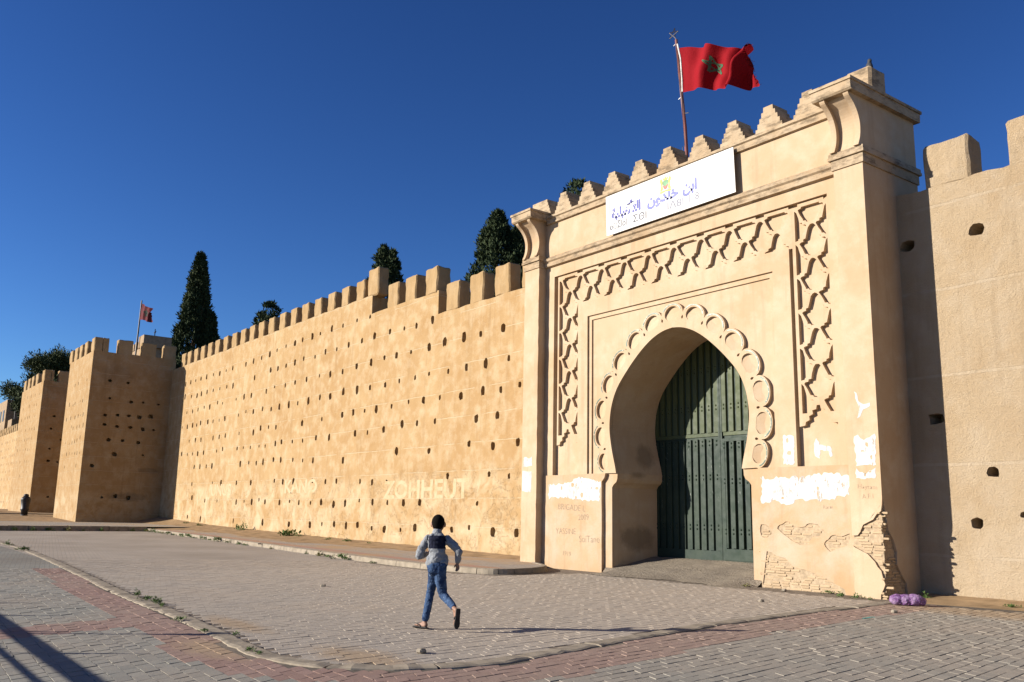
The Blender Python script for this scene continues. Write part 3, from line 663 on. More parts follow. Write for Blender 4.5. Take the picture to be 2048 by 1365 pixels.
TOWER2_FRONT_HOLES = [(-85.61,10.94), (-87.6,11.03), (-89.51,11.11), (-91.32,11.17), (-93.09,11.19), (-86.26,10.08), (-87.46,10.14), (-89.92,10.24), (-93.04,10.19), (-86.55,9.1), (-89.07,9.22), (-90.02,9.26), (-91.34,9.24), (-93.17,9.21), (-86.06,8.01), (-87.17,8.05), (-88.49,8.13), (-90.4,8.12), (-92.72,8.23), (-86.93,7.24), (-88.06,7.28), (-89.04,7.26), (-90.18,7.24), (-91.54,7.26), (-93.06,7.34), (-87,6.26), (-88,6.3), (-89.2,6.38), (-90.36,6.38), (-91.98,6.41), (-93.41,6.45), (-87.06,5.25), (-88.06,5.28), (-89.07,5.32), (-91.2,5.33), (-93.3,5.4), (-87.43,4.37), (-88.97,4.41), (-90.49,4.11)]
TOWER2_SIDE_HOLES = [(14.61,9.02), (14.47,7.96), (14.54,6.28), (14.55,5.27), (14.83,2.29), (15.25,5.2), (15.34,7.08)]
def hole_poly(a, b, w, h, rnd_):
    n = 11; ph = rnd_.uniform(0, 6)
    sq = lambda v: math.copysign(abs(v) ** 0.7, v)
    return [(a + sq(math.cos(2 * math.pi * k / n + ph)) * w * rnd_.uniform(0.78, 1.15), b + sq(math.sin(2 * math.pi * k / n + ph)) * h * rnd_.uniform(0.78, 1.15)) for k in range(n)]
def holes_from(pts, w, h, seed, mind=0.45):
    rr = random.Random(seed); out = []; used = []
    for a, b in pts:
        if any(math.hypot(a - c, b - d) < mind for c, d in used): continue
        used.append((a, b)); s_ = rr.uniform(0.62, 1.3)
        out.append(hole_poly(a, b, w * s_, h * s_ * rr.uniform(.9, 1.2), rr))
    return out
def top_line(x0, x1, z, step=0.5, amp=0.025, seed=0):
    rr = random.Random(seed); n = max(1, int(abs(x1 - x0) / step)); return [(x0 + (x1 - x0) * k / n, z + rr.uniform(-amp, amp)) for k in range(n + 1)]
def merlon_meshes(w, d, h, mat, n=3, seed=0):
    return [bm_mesh(rough_box(w, d, h + .05, seed + k, 0.04, 4, 0.05), 'merlon', mat) for k in range(n)]

YW = 18.90
# ---- long wall left of the gate
wall = thing('rampart_wall', 'long ochre rammed earth wall with rows of putlog holes, left of the gatehouse', 'wall', (-44, YW, 0))
ox, oy = 44, -YW
out = [(-66.6, -0.3), (-22.3, -0.3)] + top_line(-22.3, -30.38, 9.50, seed=1) + top_line(-30.4, -36.1, 10.47, seed=2) + top_line(-36.12, -66.6, 11.36, seed=3)
mb = MB(); mb.plate([(a + ox, b) for a, b in out], [[(p + ox, q) for p, q in h] for h in holes_from(WALL_HOLES, 0.115, 0.14, 4)], 0.0, 0.42, back=False)
mb.build('wall_face', MAT['wall'], wall)
mb = MB(); mb.box(-66.6 + ox, -36.1 + ox, 0.42, 0.95, -0.3, 11.3); mb.box(-36.099 + ox, -30.39 + ox, 0.421, 0.949, -0.3, 10.42); mb.box(-30.389 + ox, -22.3 + ox, 0.42, 0.95, -0.3, 9.45)
mb.build('wall_core', MAT['wall'], wall)
ms = merlon_meshes(0.93, 0.55, 1.0, MAT['merlon'], 4, 10)
def put_merlon(parent, x, z, y, sc, k, lst=None, rz=0.0):
    o = link('merlon', (lst or ms)[k % len(lst or ms)], parent, (x, y, z - 0.05), (0, 0, rz + random.uniform(-.02, .02))); o.scale = sc; return o
mx = [-26.51, -28.16, -29.83]; 
for k, x in enumerate(mx): put_merlon(wall, x + 0.47 + ox, 9.52, 0.28, (1, 1, 1.12), k)
put_merlon(wall, -24.86 + 0.47 + ox, 9.52, 0.28, (1, 1, 1.12), 3); put_merlon(wall, -23.2 + 0.47 + ox, 9.52, 0.28, (1, 1, 1.1), 1)
for k, x in enumerate([-31.43, -33.18, -34.73]): put_merlon(wall, x + 0.47 + ox, 10.47, 0.30, (1, 1.2 if k == 0 else 1, 1.08), k + 1)
for k, x in enumerate([-36.75, -38.0, -39.55, -41.1, -42.65, -44.2, -45.65, -47.2, -48.75, -50.25, -51.65, -53.15, -54.6, -56.15, -57.65, -59.1, -60.5, -61.9, -63.3, -64.6]):
    put_merlon(wall, x + 0.62 + ox, 11.36, 0.28, (0.88 if k else 1.1, 1, 0.92 if k else 1.25), k)
# painted-over graffiti, ghost letters
ghost = NT('whitewash_letters', 0.95, 0.1)
gm = ghost.ramp(ghost.noise(ghost.pos(), 2.4, 8, 0.75), 0.48, 0.66)
ghost.done(ghost.mix(gm, (0.43, 0.335, 0.21), (0.37, 0.252, 0.130)), ghost.bump(ghost.noise(ghost.pos(), 30, 5, .7), .6, .02))
for s_, x, z, sz, sx in (('ZOHHEUT', -31.0, 2.45, 1.0, 1.35), ('KANO', -42.8, 2.72, 0.9, 1.5), ('JUNUS', -54.4, 2.65, 0.95, 1.4)):
    o = link('faded_lettering', text_mesh(s_, sz, ghost.m, 'faded_lettering', 0.03), wall, (x + ox, -0.005, z), (math.pi / 2, 0, 0)); o.scale = (sx, 1, 1)

# ---- wall right of the gate
wr = thing('rough_rampart_wall', 'rough pale earth wall with two merlons, right of the gatehouse', 'wall', (-8, YW, 0))
out = [(-10.9, -0.3), (2.0, -0.3)] + top_line(2.0, -10.9, 8.94, 0.3, 0.03, 9)
rh = [(-8.85, 7.72), (-10.41, 7.73), (-10.02, 3.76), (-8.9, 2.59), (-9.31, 1.57), (-8.36, 1.75), (-7.2, 4.6), (-6.9, 7.0), (-5.8, 2.7), (-4.5, 5.0)]
mb = MB(); mb.plate([(a + 8, b) for a, b in out], [[(p + 8, q) for p, q in h] for h in holes_from(rh, 0.15, 0.10, 6)], 0.0, 0.5, back=False); mb.build('wall_face', MAT['wall_right'], wr)
mb = MB(); mb.box(-2.9, 10, 0.5, 1.1, -0.3, 8.85); mb.build('wall_core', MAT['wall_right'], wr)
mr = merlon_meshes(1.02, 0.62, 1.0, MAT['wall_right'], 3, 30)
for k, x in enumerate((-9.40, -7.57, -5.75, -3.9, -2.1)): put_merlon(wr, x + 8, 8.94, 0.31, (1, 1, 1.0), k, mr)

# ---- projecting towers
def tower(name, label, x0, x1, y0, z0, zt, fh, sh, front_m, side_m, gap, base):
    t_ = thing(name, label, 'tower', (x1, y0, base))
    X = lambda v: v - x1; Zf = lambda v: v - base
    w = x1 - x0; dpt = YW + 0.2 - y0
    mb = MB(); mb.box(-w + .42, -.42, .42, dpt, -1.2, Zf(zt) - 0.02); mb.build('tower_core', MAT['tower'], t_)
    o1 = [(-w, -1.2), (-.421, -1.2)] + top_line(-.421, -w, Zf(zt), 0.6, 0.02, 3)
    mb = MB(); mb.plate(o1, [[(X(p), Zf(q)) for p, q in h] for h in holes_from([q for q in fh if q[0] < x1 - .6], 0.07, 0.13, 8, 0.35)], 0.0, 0.419, back=False); mb.build('front_face', MAT['tower'], t_)
    o2 = [(0.0, -1.2), (dpt, -1.2)] + top_line(dpt, 0.0, Zf(zt), 0.6, 0.02, 5)
    mb = MB(); mb.plate(o2, [[(p - y0, Zf(q)) for p, q in h] for h in holes_from(sh, 0.14, 0.11, 9)], 0.0, 0.42, lambda a, b, d: (-d, a, b), back=False); mb.build('side_face', MAT['tower'], t_)
    mb = MB(); mb.box(-w, -w + .419, 0.42, dpt, -1.2, Zf(zt) - 0.01); mb.build('far_face', MAT['tower'], t_)
    for k, (a, b) in enumerate(front_m):
        o = put_merlon(t_, (a + b) / 2 - x1, Zf(zt), 0.28, ((b - a) / .93, 1, 0.98), k)
    for k, (a, b) in enumerate(side_m):
        o = put_merlon(t_, -0.28, Zf(zt), (a + b) / 2 - y0, ((b - a) / .93, 1, 0.98), k, rz=math.pi / 2)
    return t_
fm = [(-66.85 - 1.62 * k - .95, -66.85 - 1.62 * k) for k in range(0, 5)]; fm[0] = (-67.3, -66.3)
tw = tower('wall_tower', 'square ochre tower with four merlons on its shaded side, nearest tower to the gatehouse', -73.8, -66.3, 13.5, 0.5, 12.14, TOWER_FRONT_HOLES, TOWER_SIDE_HOLES,
      fm, [(13.5 + .56, 14.45), (15.06, 16.04), (16.62, 17.65), (18.16, 19.05)], 0, 0.5)
t2 = tower('wall_tower', 'smaller looking distant ochre tower, behind the bollard at the left', -94.6, -84.2, 13.5, 1.1, 11.95, TOWER2_FRONT_HOLES, TOWER2_SIDE_HOLES,
      [(-85.2, -84.2)] + [(-87.2 - 1.95 * k - 1.05, -87.2 - 1.95 * k) for k in range(4)], [(14.06, 14.25), (14.62, 15.5), (16.4, 17.4), (18.2, 19.0)], 0, 1.1)
# stretch between the towers and the far wall
wf = thing('rampart_wall', 'far ochre wall with a row of merlons, at the left edge beyond both towers', 'wall', (-120, YW, 0))
mb = MB(); mb.box(-60, 25.4, 0, 0.9, -0.3, 11.1); mb.build('wall_core', MAT['wall'], wf)
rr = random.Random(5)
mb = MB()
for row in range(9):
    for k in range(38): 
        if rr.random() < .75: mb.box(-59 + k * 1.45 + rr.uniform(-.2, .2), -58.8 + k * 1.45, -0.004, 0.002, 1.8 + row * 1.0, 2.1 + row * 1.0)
tag(mb.build('painted_holes', simple('hole_shade', (0.16, 0.095, 0.04)), wf), kind='stuff')  # flat dark patches; the shade inside the holes is put into the colour
for k in range(36): put_merlon(wf, -56.5 + k * 1.52, 11.1, 0.28, (0.95, 1, 1), k)
wm = thing('rampart_wall', 'short ochre wall between the two towers, mostly hidden', 'wall', (-79, YW, 0))
mb = MB(); mb.box(-5.3, 5.3, 0, 0.9, -0.3, 11.1); mb.build('wall_core', MAT['wall'], wm)
for k in range(6): put_merlon(wm, -4.4 + k * 1.6, 11.1, 0.28, (0.95, 1, 1), k)

# ================================================================== GROUND
def W(x): return 0.0088 * max(0.0, -24 - x)
KERB = [(-60, 5.72), (-40.56, 5.66), (-34.1, 5.6), (-24.49, 5.1), (-17.68, 4.56), (-14.48, 4.42), (-11.92, 4.22), (-10.7, 4.10), (-9.76, 4.06), (-9.15, 4.16), (-8.72, 4.42), (-8.42, 4.85), (-8.22, 5.4), (-8.2, 6.0), (-8.42, 6.91), (-8.72, 8.03), (-9.0, 9.2), (-9.35, 10.56), (-9.58, 11.92), (-9.84, 13.62), (-10.02, 15.38), (-10.2, 17.0)]
KERB = smooth_path(KERB, 4)
KV = [Vector(p) for p in KERB]
def kerb_dist(x, y):
    """signed distance to the flush kerb; + on the near pavement, - on the roadway"""
    p = Vector((x, y)); best = 1e9; sg = 1
    for i in range(len(KV) - 1):
        a, b = KV[i], KV[i + 1]; ab = b - a; t = max(0, min(1, (p - a).dot(ab) / ab.length_squared)); q = a + ab * t; d = (p - q).length
        if d < best: best = d; sg = -1 if ab.x * (p - a).y - ab.y * (p - a).x > 0 else 1
    return best * sg
c_in = Vector((0, 0, 1.55))
def in_view(x, y, z, mx_=0.15):
    d = Vector((x, y, z)) - c_in; w_ = d.dot(cw)
    if w_ < 0.5: return None
    a = d.dot(cr) / w_ * 31.669 / 36; b = d.dot(cu) / w_ * 31.669 / 36
    if abs(a) > 0.5 + mx_ or b < -0.333 - mx_ * 0.7: return None
    return w_
# terrain
mb = MB()
xs = [-1500, -700, -400, -250, -150, -110, -95, -84, -79.5, -72, -66, -60, -53.4] + [-50 + 2.5 * k for k in range(29)] + [30, 60, 120, 300]
def terr(x): return (W(max(x, -53.4)) if x > -53.5 else 0.25 + min(0.85, (-53.5 - x) * 0.026)) - 0.03
ys = [-600, -300, -150, -60, -25, -10, 0, 8, 14, 19, 25, 60, 200, 600, 1500]
for i in range(len(xs) - 1):
    for j in range(len(ys) - 1):
        mb.poly([(xs[a], ys[b], terr(xs[a])) for a, b in ((i, j), (i + 1, j), (i + 1, j + 1), (i, j + 1))])
tag(weld_up(mb.build('ground', MAT['earth'], None, True)), kind='structure')

def paver_sheet(name, c1, c2, joint, PAVE_R):
    """joints near the camera's end of the street, coursed paving farther off"""
    t = NT(name, 0.95, 0.15); P = t.pos()
    br = t.n.new('ShaderNodeTexBrick'); t._in(br.inputs['Vector'], t.map(P, (1, 1, 1), (0, 0, R(-80))))
    br.inputs['Scale'].default_value = 1.0; br.inputs['Brick Width'].default_value = 0.23; br.inputs['Row Height'].default_value = 0.16; br.inputs['Mortar Size'].default_value = 0.008
    t._in(br.inputs['Color1'], c1); t._in(br.inputs['Color2'], c2); t._in(br.inputs['Mortar'], tuple(x * 0.6 for x in c1)); br.inputs['Mortar Smooth'].default_value = 0.4
    big = t.noise(P, 0.35, 6, 0.6)
    far_c = t.mix(t.ramp(big, 0.40, 0.66, 0, 0.5), br.outputs['Color'], joint)
    s_ = t.sep(P); dist = t.math('SQRT', t.math('ADD', t.math('MULTIPLY', s_[0], s_[0]), t.math('MULTIPLY', s_[1], s_[1])))
    jm = t.mix(t.ramp(t.noise(P, 6, 5), .3, .7), joint, tuple(x * 0.6 for x in joint))  # joint sand darkened in colour, standing in for shadow lines between pavers
    far_c = t.mix(0.10, far_c, (0.05, 0.045, 0.04)); c = t.mix(t.math('GREATER_THAN', dist, PAVE_R), jm, far_c)  # far paving darkened to stand in for the self-shadowing of the built pavers
    h = t.math('ADD', t.math('MULTIPLY', br.outputs['Fac'], -1.0), t.math('MULTIPLY', t.noise(P, 30, 5), 0.6))
    return t.done(c, t.bump(h, 0.7, 0.012))
def paver_mat(name, a, b, dust, rows=True):
    t = NT(name, 0.93, 0.2); P = t.pos()
    f = t.n.new('ShaderNodeObjectInfo').outputs['Random']; isl = t.island()
    k = t.math('FRACT', t.math('ADD', f, isl))
    c = t.mix(k, a, b)
    c = t.mix(t.ramp(t.noise(P, 0.6, 6, 0.65), 0.42, 0.68, 0, 0.65), c, dust)
    sx_ = t.sep(P)
    c = t.mix(t.math('MULTIPLY', t.ramp(sx_[1], 4.5, 9.0, 0, .55), t.ramp(t.noise(P, 1.4, 6, .7), .3, .6, .4, 1)), c, tuple(x * 1.12 for x in dust))
    for (px_, py_, rx_, ry_) in ((-10.6, 3.75, 1.3, .5), (-12.6, 4.75, 1.5, .35), (-9.2, 4.9, 1.2, .5), (-8.0, 16.8, 3.0, 1.2)):
        dx_ = t.math('DIVIDE', t.math('SUBTRACT', sx_[0], px_), rx_); dy_ = t.math('DIVIDE', t.math('SUBTRACT', sx_[1], py_), ry_)
        dd_ = t.math('SQRT', t.math('ADD', t.math('MULTIPLY', dx_, dx_), t.math('MULTIPLY', dy_, dy_)))
        sm_ = t.ramp(t.math('ADD', dd_, t.math('MULTIPLY', t.noise(P, 5, 8, .75), 1.6)), 1.15, 1.75, .85, 0)
        c = t.mix(sm_, c, (0.33, 0.235, 0.145))
    c = t.mix(t.ramp(t.noise(P, 60, 4), .35, .75, 0, .35), c, tuple(x * 0.55 for x in a))
    c = t.mix(t.ramp(t.noise(P, 4, 6, .7), .62, .72, 0, .35), c, tuple(x * 0.6 for x in a))
    return t.done(c, t.bump(t.noise(P, 90, 5, 0.7), 0.5, 0.006))
MAT['pav_grey'] = paver_mat('grey_paver', (0.20, 0.193, 0.168), (0.26, 0.244, 0.207), (0.30, 0.25, 0.197))
MAT['pav_red'] = paver_mat('red_paver', (0.235, 0.150, 0.122), (0.275, 0.18, 0.15), (0.27, 0.205, 0.16))
MAT['pav_road'] = paver_mat('worn_paver', (0.30, 0.262, 0.218), (0.35, 0.305, 0.252), (0.37, 0.305, 0.235))
MAT['road_sheet'] = paver_sheet('road_bed', (0.33, 0.282, 0.232), (0.37, 0.318, 0.26), (0.21, 0.17, 0.13), 29.5)
MAT['pave_sheet'] = paver_sheet('pavement_bed', (0.205, 0.197, 0.17), (0.25, 0.236, 0.2), (0.135, 0.112, 0.088), 25.8)
MAT['kerb'] = simple('weathered_kerb_concrete', (0.25, 0.21, 0.16), 0.97, 0.1, var=0.25, scale=5)

# roadway bed and pavement bed, two sheets that meet under the flush kerb
def strip_sheet(name, inside, mat, z_off, step=1.0):
    mb_ = MB(); x = -53.4
    while x < 8:
        y = -12.0
        st = 0.75
        while y < 18.8:
            xc, yc = x + st / 2, y + st / 2
            if inside(xc, yc, st):
                mb_.poly([(a, b, W(a) + z_off) for a, b in ((x, y), (x + st, y), (x + st, y + st), (x, y + st))])
            y += st
        x += st
    o = mb_.build(name, mat, None, True); weld_up(o)
    return tag(o, kind='structure')
def kd_fast(x, y):
    return kerb_dist(x, y)
road = strip_sheet('road', lambda x, y, s_: kd_fast(x, y) < 0.1, MAT['road_sheet'], -0.0045)
pave = strip_sheet('pavement', lambda x, y, s_: kd_fast(x, y) > -0.05, MAT['pave_sheet'], -0.0058)

# ---- pavers, one by one
def paver_geo(A, B, ch=0.010, jit=0.0, rr=None, h=0.0, tilt=(0, 0)):
    """four corner offsets of a sheared block + chamfer; returns verts, faces (centre at 0,0)"""
    cs = []
    for s, t_ in ((-1, -1), (1, -1), (1, 1), (-1, 1)):
        cs.append(A * (s * 0.5) + B * (t_ * 0.5))
    top = []; low_ = []
    for c in cs:
        n_ = c.length; k = 1 - ch / n_ * 1.3
        z = h + c.x * tilt[0] + c.y * tilt[1]
        low_.append((c.x, c.y, z - ch * .6)); top.append((c.x * k, c.y * k, z))
    bot = [(x, y, -0.03) for x, y, z in low_]
    vs = top + low_ + bot
    fs = [(0, 1, 2, 3)] + [(i, 4 + i, 4 + (i + 1) % 4, (i + 1) % 4) for i in range(4)] + [(4 + i, 8 + i, 8 + (i + 1) % 4, 4 + (i + 1) % 4) for i in range(4)]
    return vs, fs
LA, LB = Vector((0.225, -0.012)), Vector((-0.085, 0.165))           # left sector: long joints run towards the wall tower
RA, RB = Vector((-0.045, 0.245)), Vector((0.165, -0.06))           # right sector: courses run towards the gate
cands = []
def lattice(A, B, test, far, want, gapA=0.011, gapB=0.011):
    det = A.x * B.y - A.y * B.x
    us, vs_ = [], []
    for cx_, cy_ in ((-34, -4), (3, -4), (3, 18.5), (-34, 18.5)):
        us.append((cx_ * B.y - cy_ * B.x) / det); vs_.append((A.x * cy_ - A.y * cx_) / det)
    out_ = []
    for v in range(int(min(vs_)) - 1, int(max(vs_)) + 2):
        off = 0.5 * (v % 2)
        # run only over the part of this row that can be seen
        for u in range(int(min(us)) - 1, int(max(us)) + 2):
            x = A.x * (u + off) + B.x * v; y = A.y * (u + off) + B.y * v
            if not (-34 < x < 3 and -4 < y < 18.4): continue
            d2 = x * x + y * y
            if d2 > far * far: continue
            wv = in_view(x, y, 0)
            if wv is None: continue
            r_ = test(x, y)
            if r_ is not None: out_.append((math.sqrt(d2), x, y, r_, A, B))
    return out_
import bisect
# quick kerb distance with a coarse grid cache
_kc = {}
def kd_c(x, y):
    k = (int(x * 4), int(y * 4))
    if k not in _kc: _kc[k] = kerb_dist((k[0] + .5) / 4, (k[1] + .5) / 4)
    v = _kc[k]
    return kerb_dist(x, y) if abs(v) < 1.5 else v
def right_sector(x, y): return (x + 7.95) * 0.75 + (y - 4.35) * 0.66 > 0
def t_left(x, y):
    if right_sector(x, y): return None
    d = kd_c(x, y)
    if d < 0.17: return None
    band = -13.05 - (y - 2.0) * 0.3
    if d < 0.82 or (band - .45 < x < band + .55 and y < 4.2 and d > 0): return 'red'
    return 'grey'
def t_right(x, y):
    if not right_sector(x, y): return None
    d = kd_c(x, y)
    if d < 0.17: return None
    if y > 17.3 and x < -8: return None
    return 'red' if d < 1.08 and x < -6.5 else 'grey'
def t_road(x, y):
    d = kd_c(x, y)
    if d > -0.20: return None
    if y > 13.6 and x < -20.4: return None
    if y > 17.0 : return None
    if y > 17.6 and not (-19.6 < x < -14): return None
    if x < -19.4 and y > 14.0: return None
    return 'road'
near = lattice(LA, LB, t_left, 26, None) + lattice(RA, RB, t_right, 22, None)
roadp = lattice(Vector((-0.04, 0.235)), Vector((0.16, -0.045)), t_road, 29.7, None)
near.sort(key=lambda c: c[0]); 
rp = random.Random(17)
nm = {'grey': MAT['pav_grey'], 'red': MAT['pav_red'], 'road': MAT['pav_road']}
var = {}
for sec, (A, B) in (('L', (LA, LB)), ('R', (RA, RB))):
    for col in ('grey', 'red'):
        var[(sec, col)] = []
        for k in range(6):
            vs, fs = paver_geo(A * (.955 if sec == 'L' else .985), B * (.98 if sec == 'L' else .925), 0.0022, 0, rp, 0.0, (rp.uniform(-.015, .015), rp.uniform(-.015, .015)))
            m_ = MB(); m_.add(vs, fs); var[(sec, col)].append(m_.mesh('paver', nm[col]))
for c in near[:300]:
    _, x, y, col, A, B = c; sec = 'L' if A is LA else 'R'
    o = link('paver', var[(sec, col)][rp.randrange(6)], pave, (x + rp.uniform(-.004, .004), y + rp.uniform(-.004, .004), rp.uniform(-0.003, 0.003)))
    o.rotation_euler = (0, 0, rp.uniform(-.02, .02))
def field(name, lst, parent, mats, ch=0.0022):
    m_ = MB(); jz = 1.0 if ch > .0021 else 0.55
    for (_, x, y, col, A, B) in lst:
        vs, fs = paver_geo(A * (rp.uniform(.945, .965) if A is LA else rp.uniform(.978, .99)), B * (rp.uniform(.972, .985) if A is LA else rp.uniform(.915, .94)), ch, 0, rp, rp.uniform(-.003, .003) * jz, (rp.uniform(-.015, .015) * jz, rp.uniform(-.015, .015) * jz))
        m_.cur = 1 if col == 'red' else 0
        vs = [(a + x + rp.uniform(-.003, .003), b + y + rp.uniform(-.003, .003), c_ + W(x)) for a, b, c_ in vs]
        m_.add(vs, fs)
    return tag(m_.build(name, mats, parent, fix=False), kind='stuff')
field('paver_field', near[300:], pave, [MAT['pav_grey'], MAT['pav_red']])
roadp.sort(key=lambda c: c[0])
rvar = []
for k in range(6):
    vs, fs = paver_geo(roadp[0][4] * .985, roadp[0][5] * .94, 0.0018, 0, rp, 0, (rp.uniform(-.008, .008), rp.uniform(-.008, .008)))
    m_ = MB(); m_.add(vs, fs); rvar.append(m_.mesh('paver', MAT['pav_road']))
for c in roadp[:300]:
    o = link('paver', rvar[rp.randrange(6)], road, (c[1], c[2], W(c[1]) + rp.uniform(-.003, .003)))
field('paver_field', roadp[300:], road, [MAT['pav_road']], 0.0018)

# ---- flush concrete kerb between roadway and pavement
kn = 0; s_acc = 0; L_ = []
seg = []
for i in range(len(KV) - 1):
    a, b = KV[i], KV[i + 1]; n_ = max(1, int((b - a).length / 0.12))
    for k in range(n_): seg.append(a.lerp(b, k / n_))
seg.append(KV[-1])
i = 0; rk = random.Random(23)
while i < len(seg) - 3:
    ln = rk.randint(6, 11) if seg[i].x > -30 else 18
    part = seg[i:i + ln + 1]; i += ln
    m_ = MB(); rows = []
    for j, p in enumerate(part):
        q0 = part[max(j - 1, 0)]; q1 = part[min(j + 1, len(part) - 1)]; t_ = (q1 - q0).normalized(); nn = Vector((-t_.y, t_.x))
        e = 0.014 * (1 if j == 0 else -1 if j == len(part) - 1 else 0)
        pj = p + t_ * e; zz = W(p.x); j1 = rk.uniform(-.02, .02); j2 = rk.uniform(-.03, .02); h_ = 0.018 + rk.uniform(-.010, .010)
        pr = [(0.135 + j1, -0.02), (0.125 + j1, h_ * 0.6), (0.085, h_), (-0.08 + j2, h_ * 0.95), (-0.125 + j2, h_ * 0.4), (-0.135 + j2, -0.02)]
        rows.append([(pj.x + nn.x * a, pj.y + nn.y * a, zz + b) for a, b in pr])
    nr = len(rows[0]); vs = [v for r_ in rows for v in r_]
    fs = [(a * nr + k, a * nr + k + 1, (a + 1) * nr + k + 1, (a + 1) * nr + k) for a in range(len(rows) - 1) for k in range(nr - 1)]
    fs += [tuple(range(nr)), tuple((len(rows) - 1) * nr + k for k in range(nr))[::-1]]
    m_.add(vs, fs); m_.build('kerb_stone', MAT['kerb'], pave)

# ---- raised sidewalk along the wall, with its own kerb stones, and the earth bank behind it
t = NT('sidewalk_paving', 0.95, 0.15); P = t.pos(); s_ = t.sep(P)
br = t.n.new('ShaderNodeTexBrick'); t._in(br.inputs['Vector'], P); br.inputs['Scale'].default_value = 1.0; br.inputs['Brick Width'].default_value = .22; br.inputs['Row Height'].default_value = .13; br.inputs['Mortar Size'].default_value = .01
t._in(br.inputs['Color1'], (0.27, 0.235, 0.20)); t._in(br.inputs['Color2'], (0.33, 0.285, 0.235)); t._in(br.inputs['Mortar'], (0.18, 0.13, 0.09))
stripe = t.band(t.math('ADD', s_[1], t.math('MULTIPLY', s_[0], 0.0115)), 14.45, 0.28)
c = t.mix(t.math('MULTIPLY', stripe, 0.75), br.outputs['Color'], (0.31, 0.165, 0.12))
c = t.mix(t.ramp(t.noise(P, 0.6, 6, .65), .45, .62, 0, .8), c, (0.34, 0.225, 0.12))
MAT['sidewalk'] = t.done(c, t.bump(t.noise(P, 25, 5), .5, .012))
SK = [(-54.0, 14.75), (-45, 14.5), (-36.2, 14.2), (-35.2, 14.2), (-30, 13.95), (-26, 13.85), (-22.5, 13.9), (-20.6, 14.1), (-19.85, 14.5), (-19.75, 15.1), (-20.1, 16.1), (-20.9, 17.0), (-22.3, 17.72)]
SKs = [Vector(p) for p in smooth_path(SK, 5)]
KH = 0.135
mb = MB()
for i in range(len(SKs) - 1):
    a, b = SKs[i], SKs[i + 1]
    if b.x > a.x and b.x < -22.2:
        mb.poly([(a.x, a.y, W(a.x) + KH), (b.x, b.y, W(b.x) + KH), (b.x, 18.95, W(b.x) + KH), (a.x, 18.95, W(a.x) + KH)])
    else:
        pass
kk = max(i for i in range(len(SKs) - 1) if SKs[i + 1].x > SKs[i].x and SKs[i + 1].x < -22.2) + 1
mb.poly([(p.x, p.y, KH) for p in SKs[kk:]] + [(SKs[kk].x, 18.95, KH)])
side = tag(mb.build('sidewalk', MAT['sidewalk'], None), kind='structure')
i = 0; seg = []
for i in range(len(SKs) - 1):
    a, b = SKs[i], SKs[i + 1]; n_ = max(1, int((b - a).length / 0.25))
    for k in range(n_): seg.append(a.lerp(b, k / n_))
seg.append(SKs[-1]); i = 0
while i < len(seg) - 2:
    ln = 4; part = seg[i:i + ln + 1]; i += ln; m_ = MB(); rows = []
    for j, p in enumerate(part):
        q0 = part[max(j - 1, 0)]; q1 = part[min(j + 1, len(part) - 1)]; t_ = (q1 - q0).normalized(); nn = Vector((-t_.y, t_.x))
        e = 0.008 * (1 if j == 0 else -1 if j == len(part) - 1 else 0); pj = p + t_ * e; zz = W(p.x) - 0.03; o_ = rk.uniform(-.01, .01)
        pr = [(-0.012 + o_, -0.02), (-0.01 + o_, KH * 0.5), (o_, KH + 0.025), (0.025, KH + 0.042), (0.15, KH + 0.044), (0.16, KH)]
        rows.append([(pj.x + nn.x * a, pj.y + nn.y * a, zz + b) for a, b in pr])
    nr = 6; vs = [v for r_ in rows for v in r_]
    fs = [(a * nr + k, a * nr + k + 1, (a + 1) * nr + k + 1, (a + 1) * nr + k) for a in range(len(rows) - 1) for k in range(nr - 1)]
    fs += [tuple(range(nr)), tuple((len(rows) - 1) * nr + k for k in range(nr))[::-1]]
    m_.add(vs, fs); m_.build('kerb_stone', MAT['kerb'], side)
def wall_base(x):
    T = [(-66, 0.95), (-63.2, 0.82), (-55.6, 0.58), (-49, 0.47), (-40, 0.34), (-30.7, 0.24), (-27.6, 0.2), (-24.8, 0.17), (-20, 0.14)]
    for k in range(len(T) - 1):
        if T[k][0] <= x <= T[k + 1][0]:
            f = (x - T[k][0]) / (T[k + 1][0] - T[k][0]); return T[k][1] + (T[k + 1][1] - T[k][1]) * f
    return T[0][1] if x < -66 else T[-1][1]
mb = MB(); nx = 180; ny = 10
def bankz(x, f):
    y_in = 16.0 + 0.35 * math.sin(x * 0.37) + 0.25 * math.sin(x * 1.1 + 2) - (0.9 if x < -52 else 0) + (0.5 if x > -36 else 0) + max(0, min(1, (x + 30) / 6)) * 1.5
    y = y_in + (18.98 - y_in) * f; base = (W(x) if x > -54 else 0.27) + KH
    return y, base - 0.02 + (wall_base(x) - base + 0.05) * f ** 1.8 + 0.03 * mnoise.noise(Vector((x * 1.3, y * 1.7, 0))) * min(1, f * 4) + 0.022 * min(1, f * 8)
for i in range(nx):
    for j in range(ny):
        q = []
        for a, b in ((i, j), (i + 1, j), (i + 1, j + 1), (i, j + 1)):
            x = -66.6 + 43.6 * a / nx; y, z = bankz(x, b / ny); q.append((x, y, z))
        mb.poly(q)
bank = mb.build('earth_bank', MAT['earth'], None, True); tag(bank, kind='structure')
weld_up(bank)
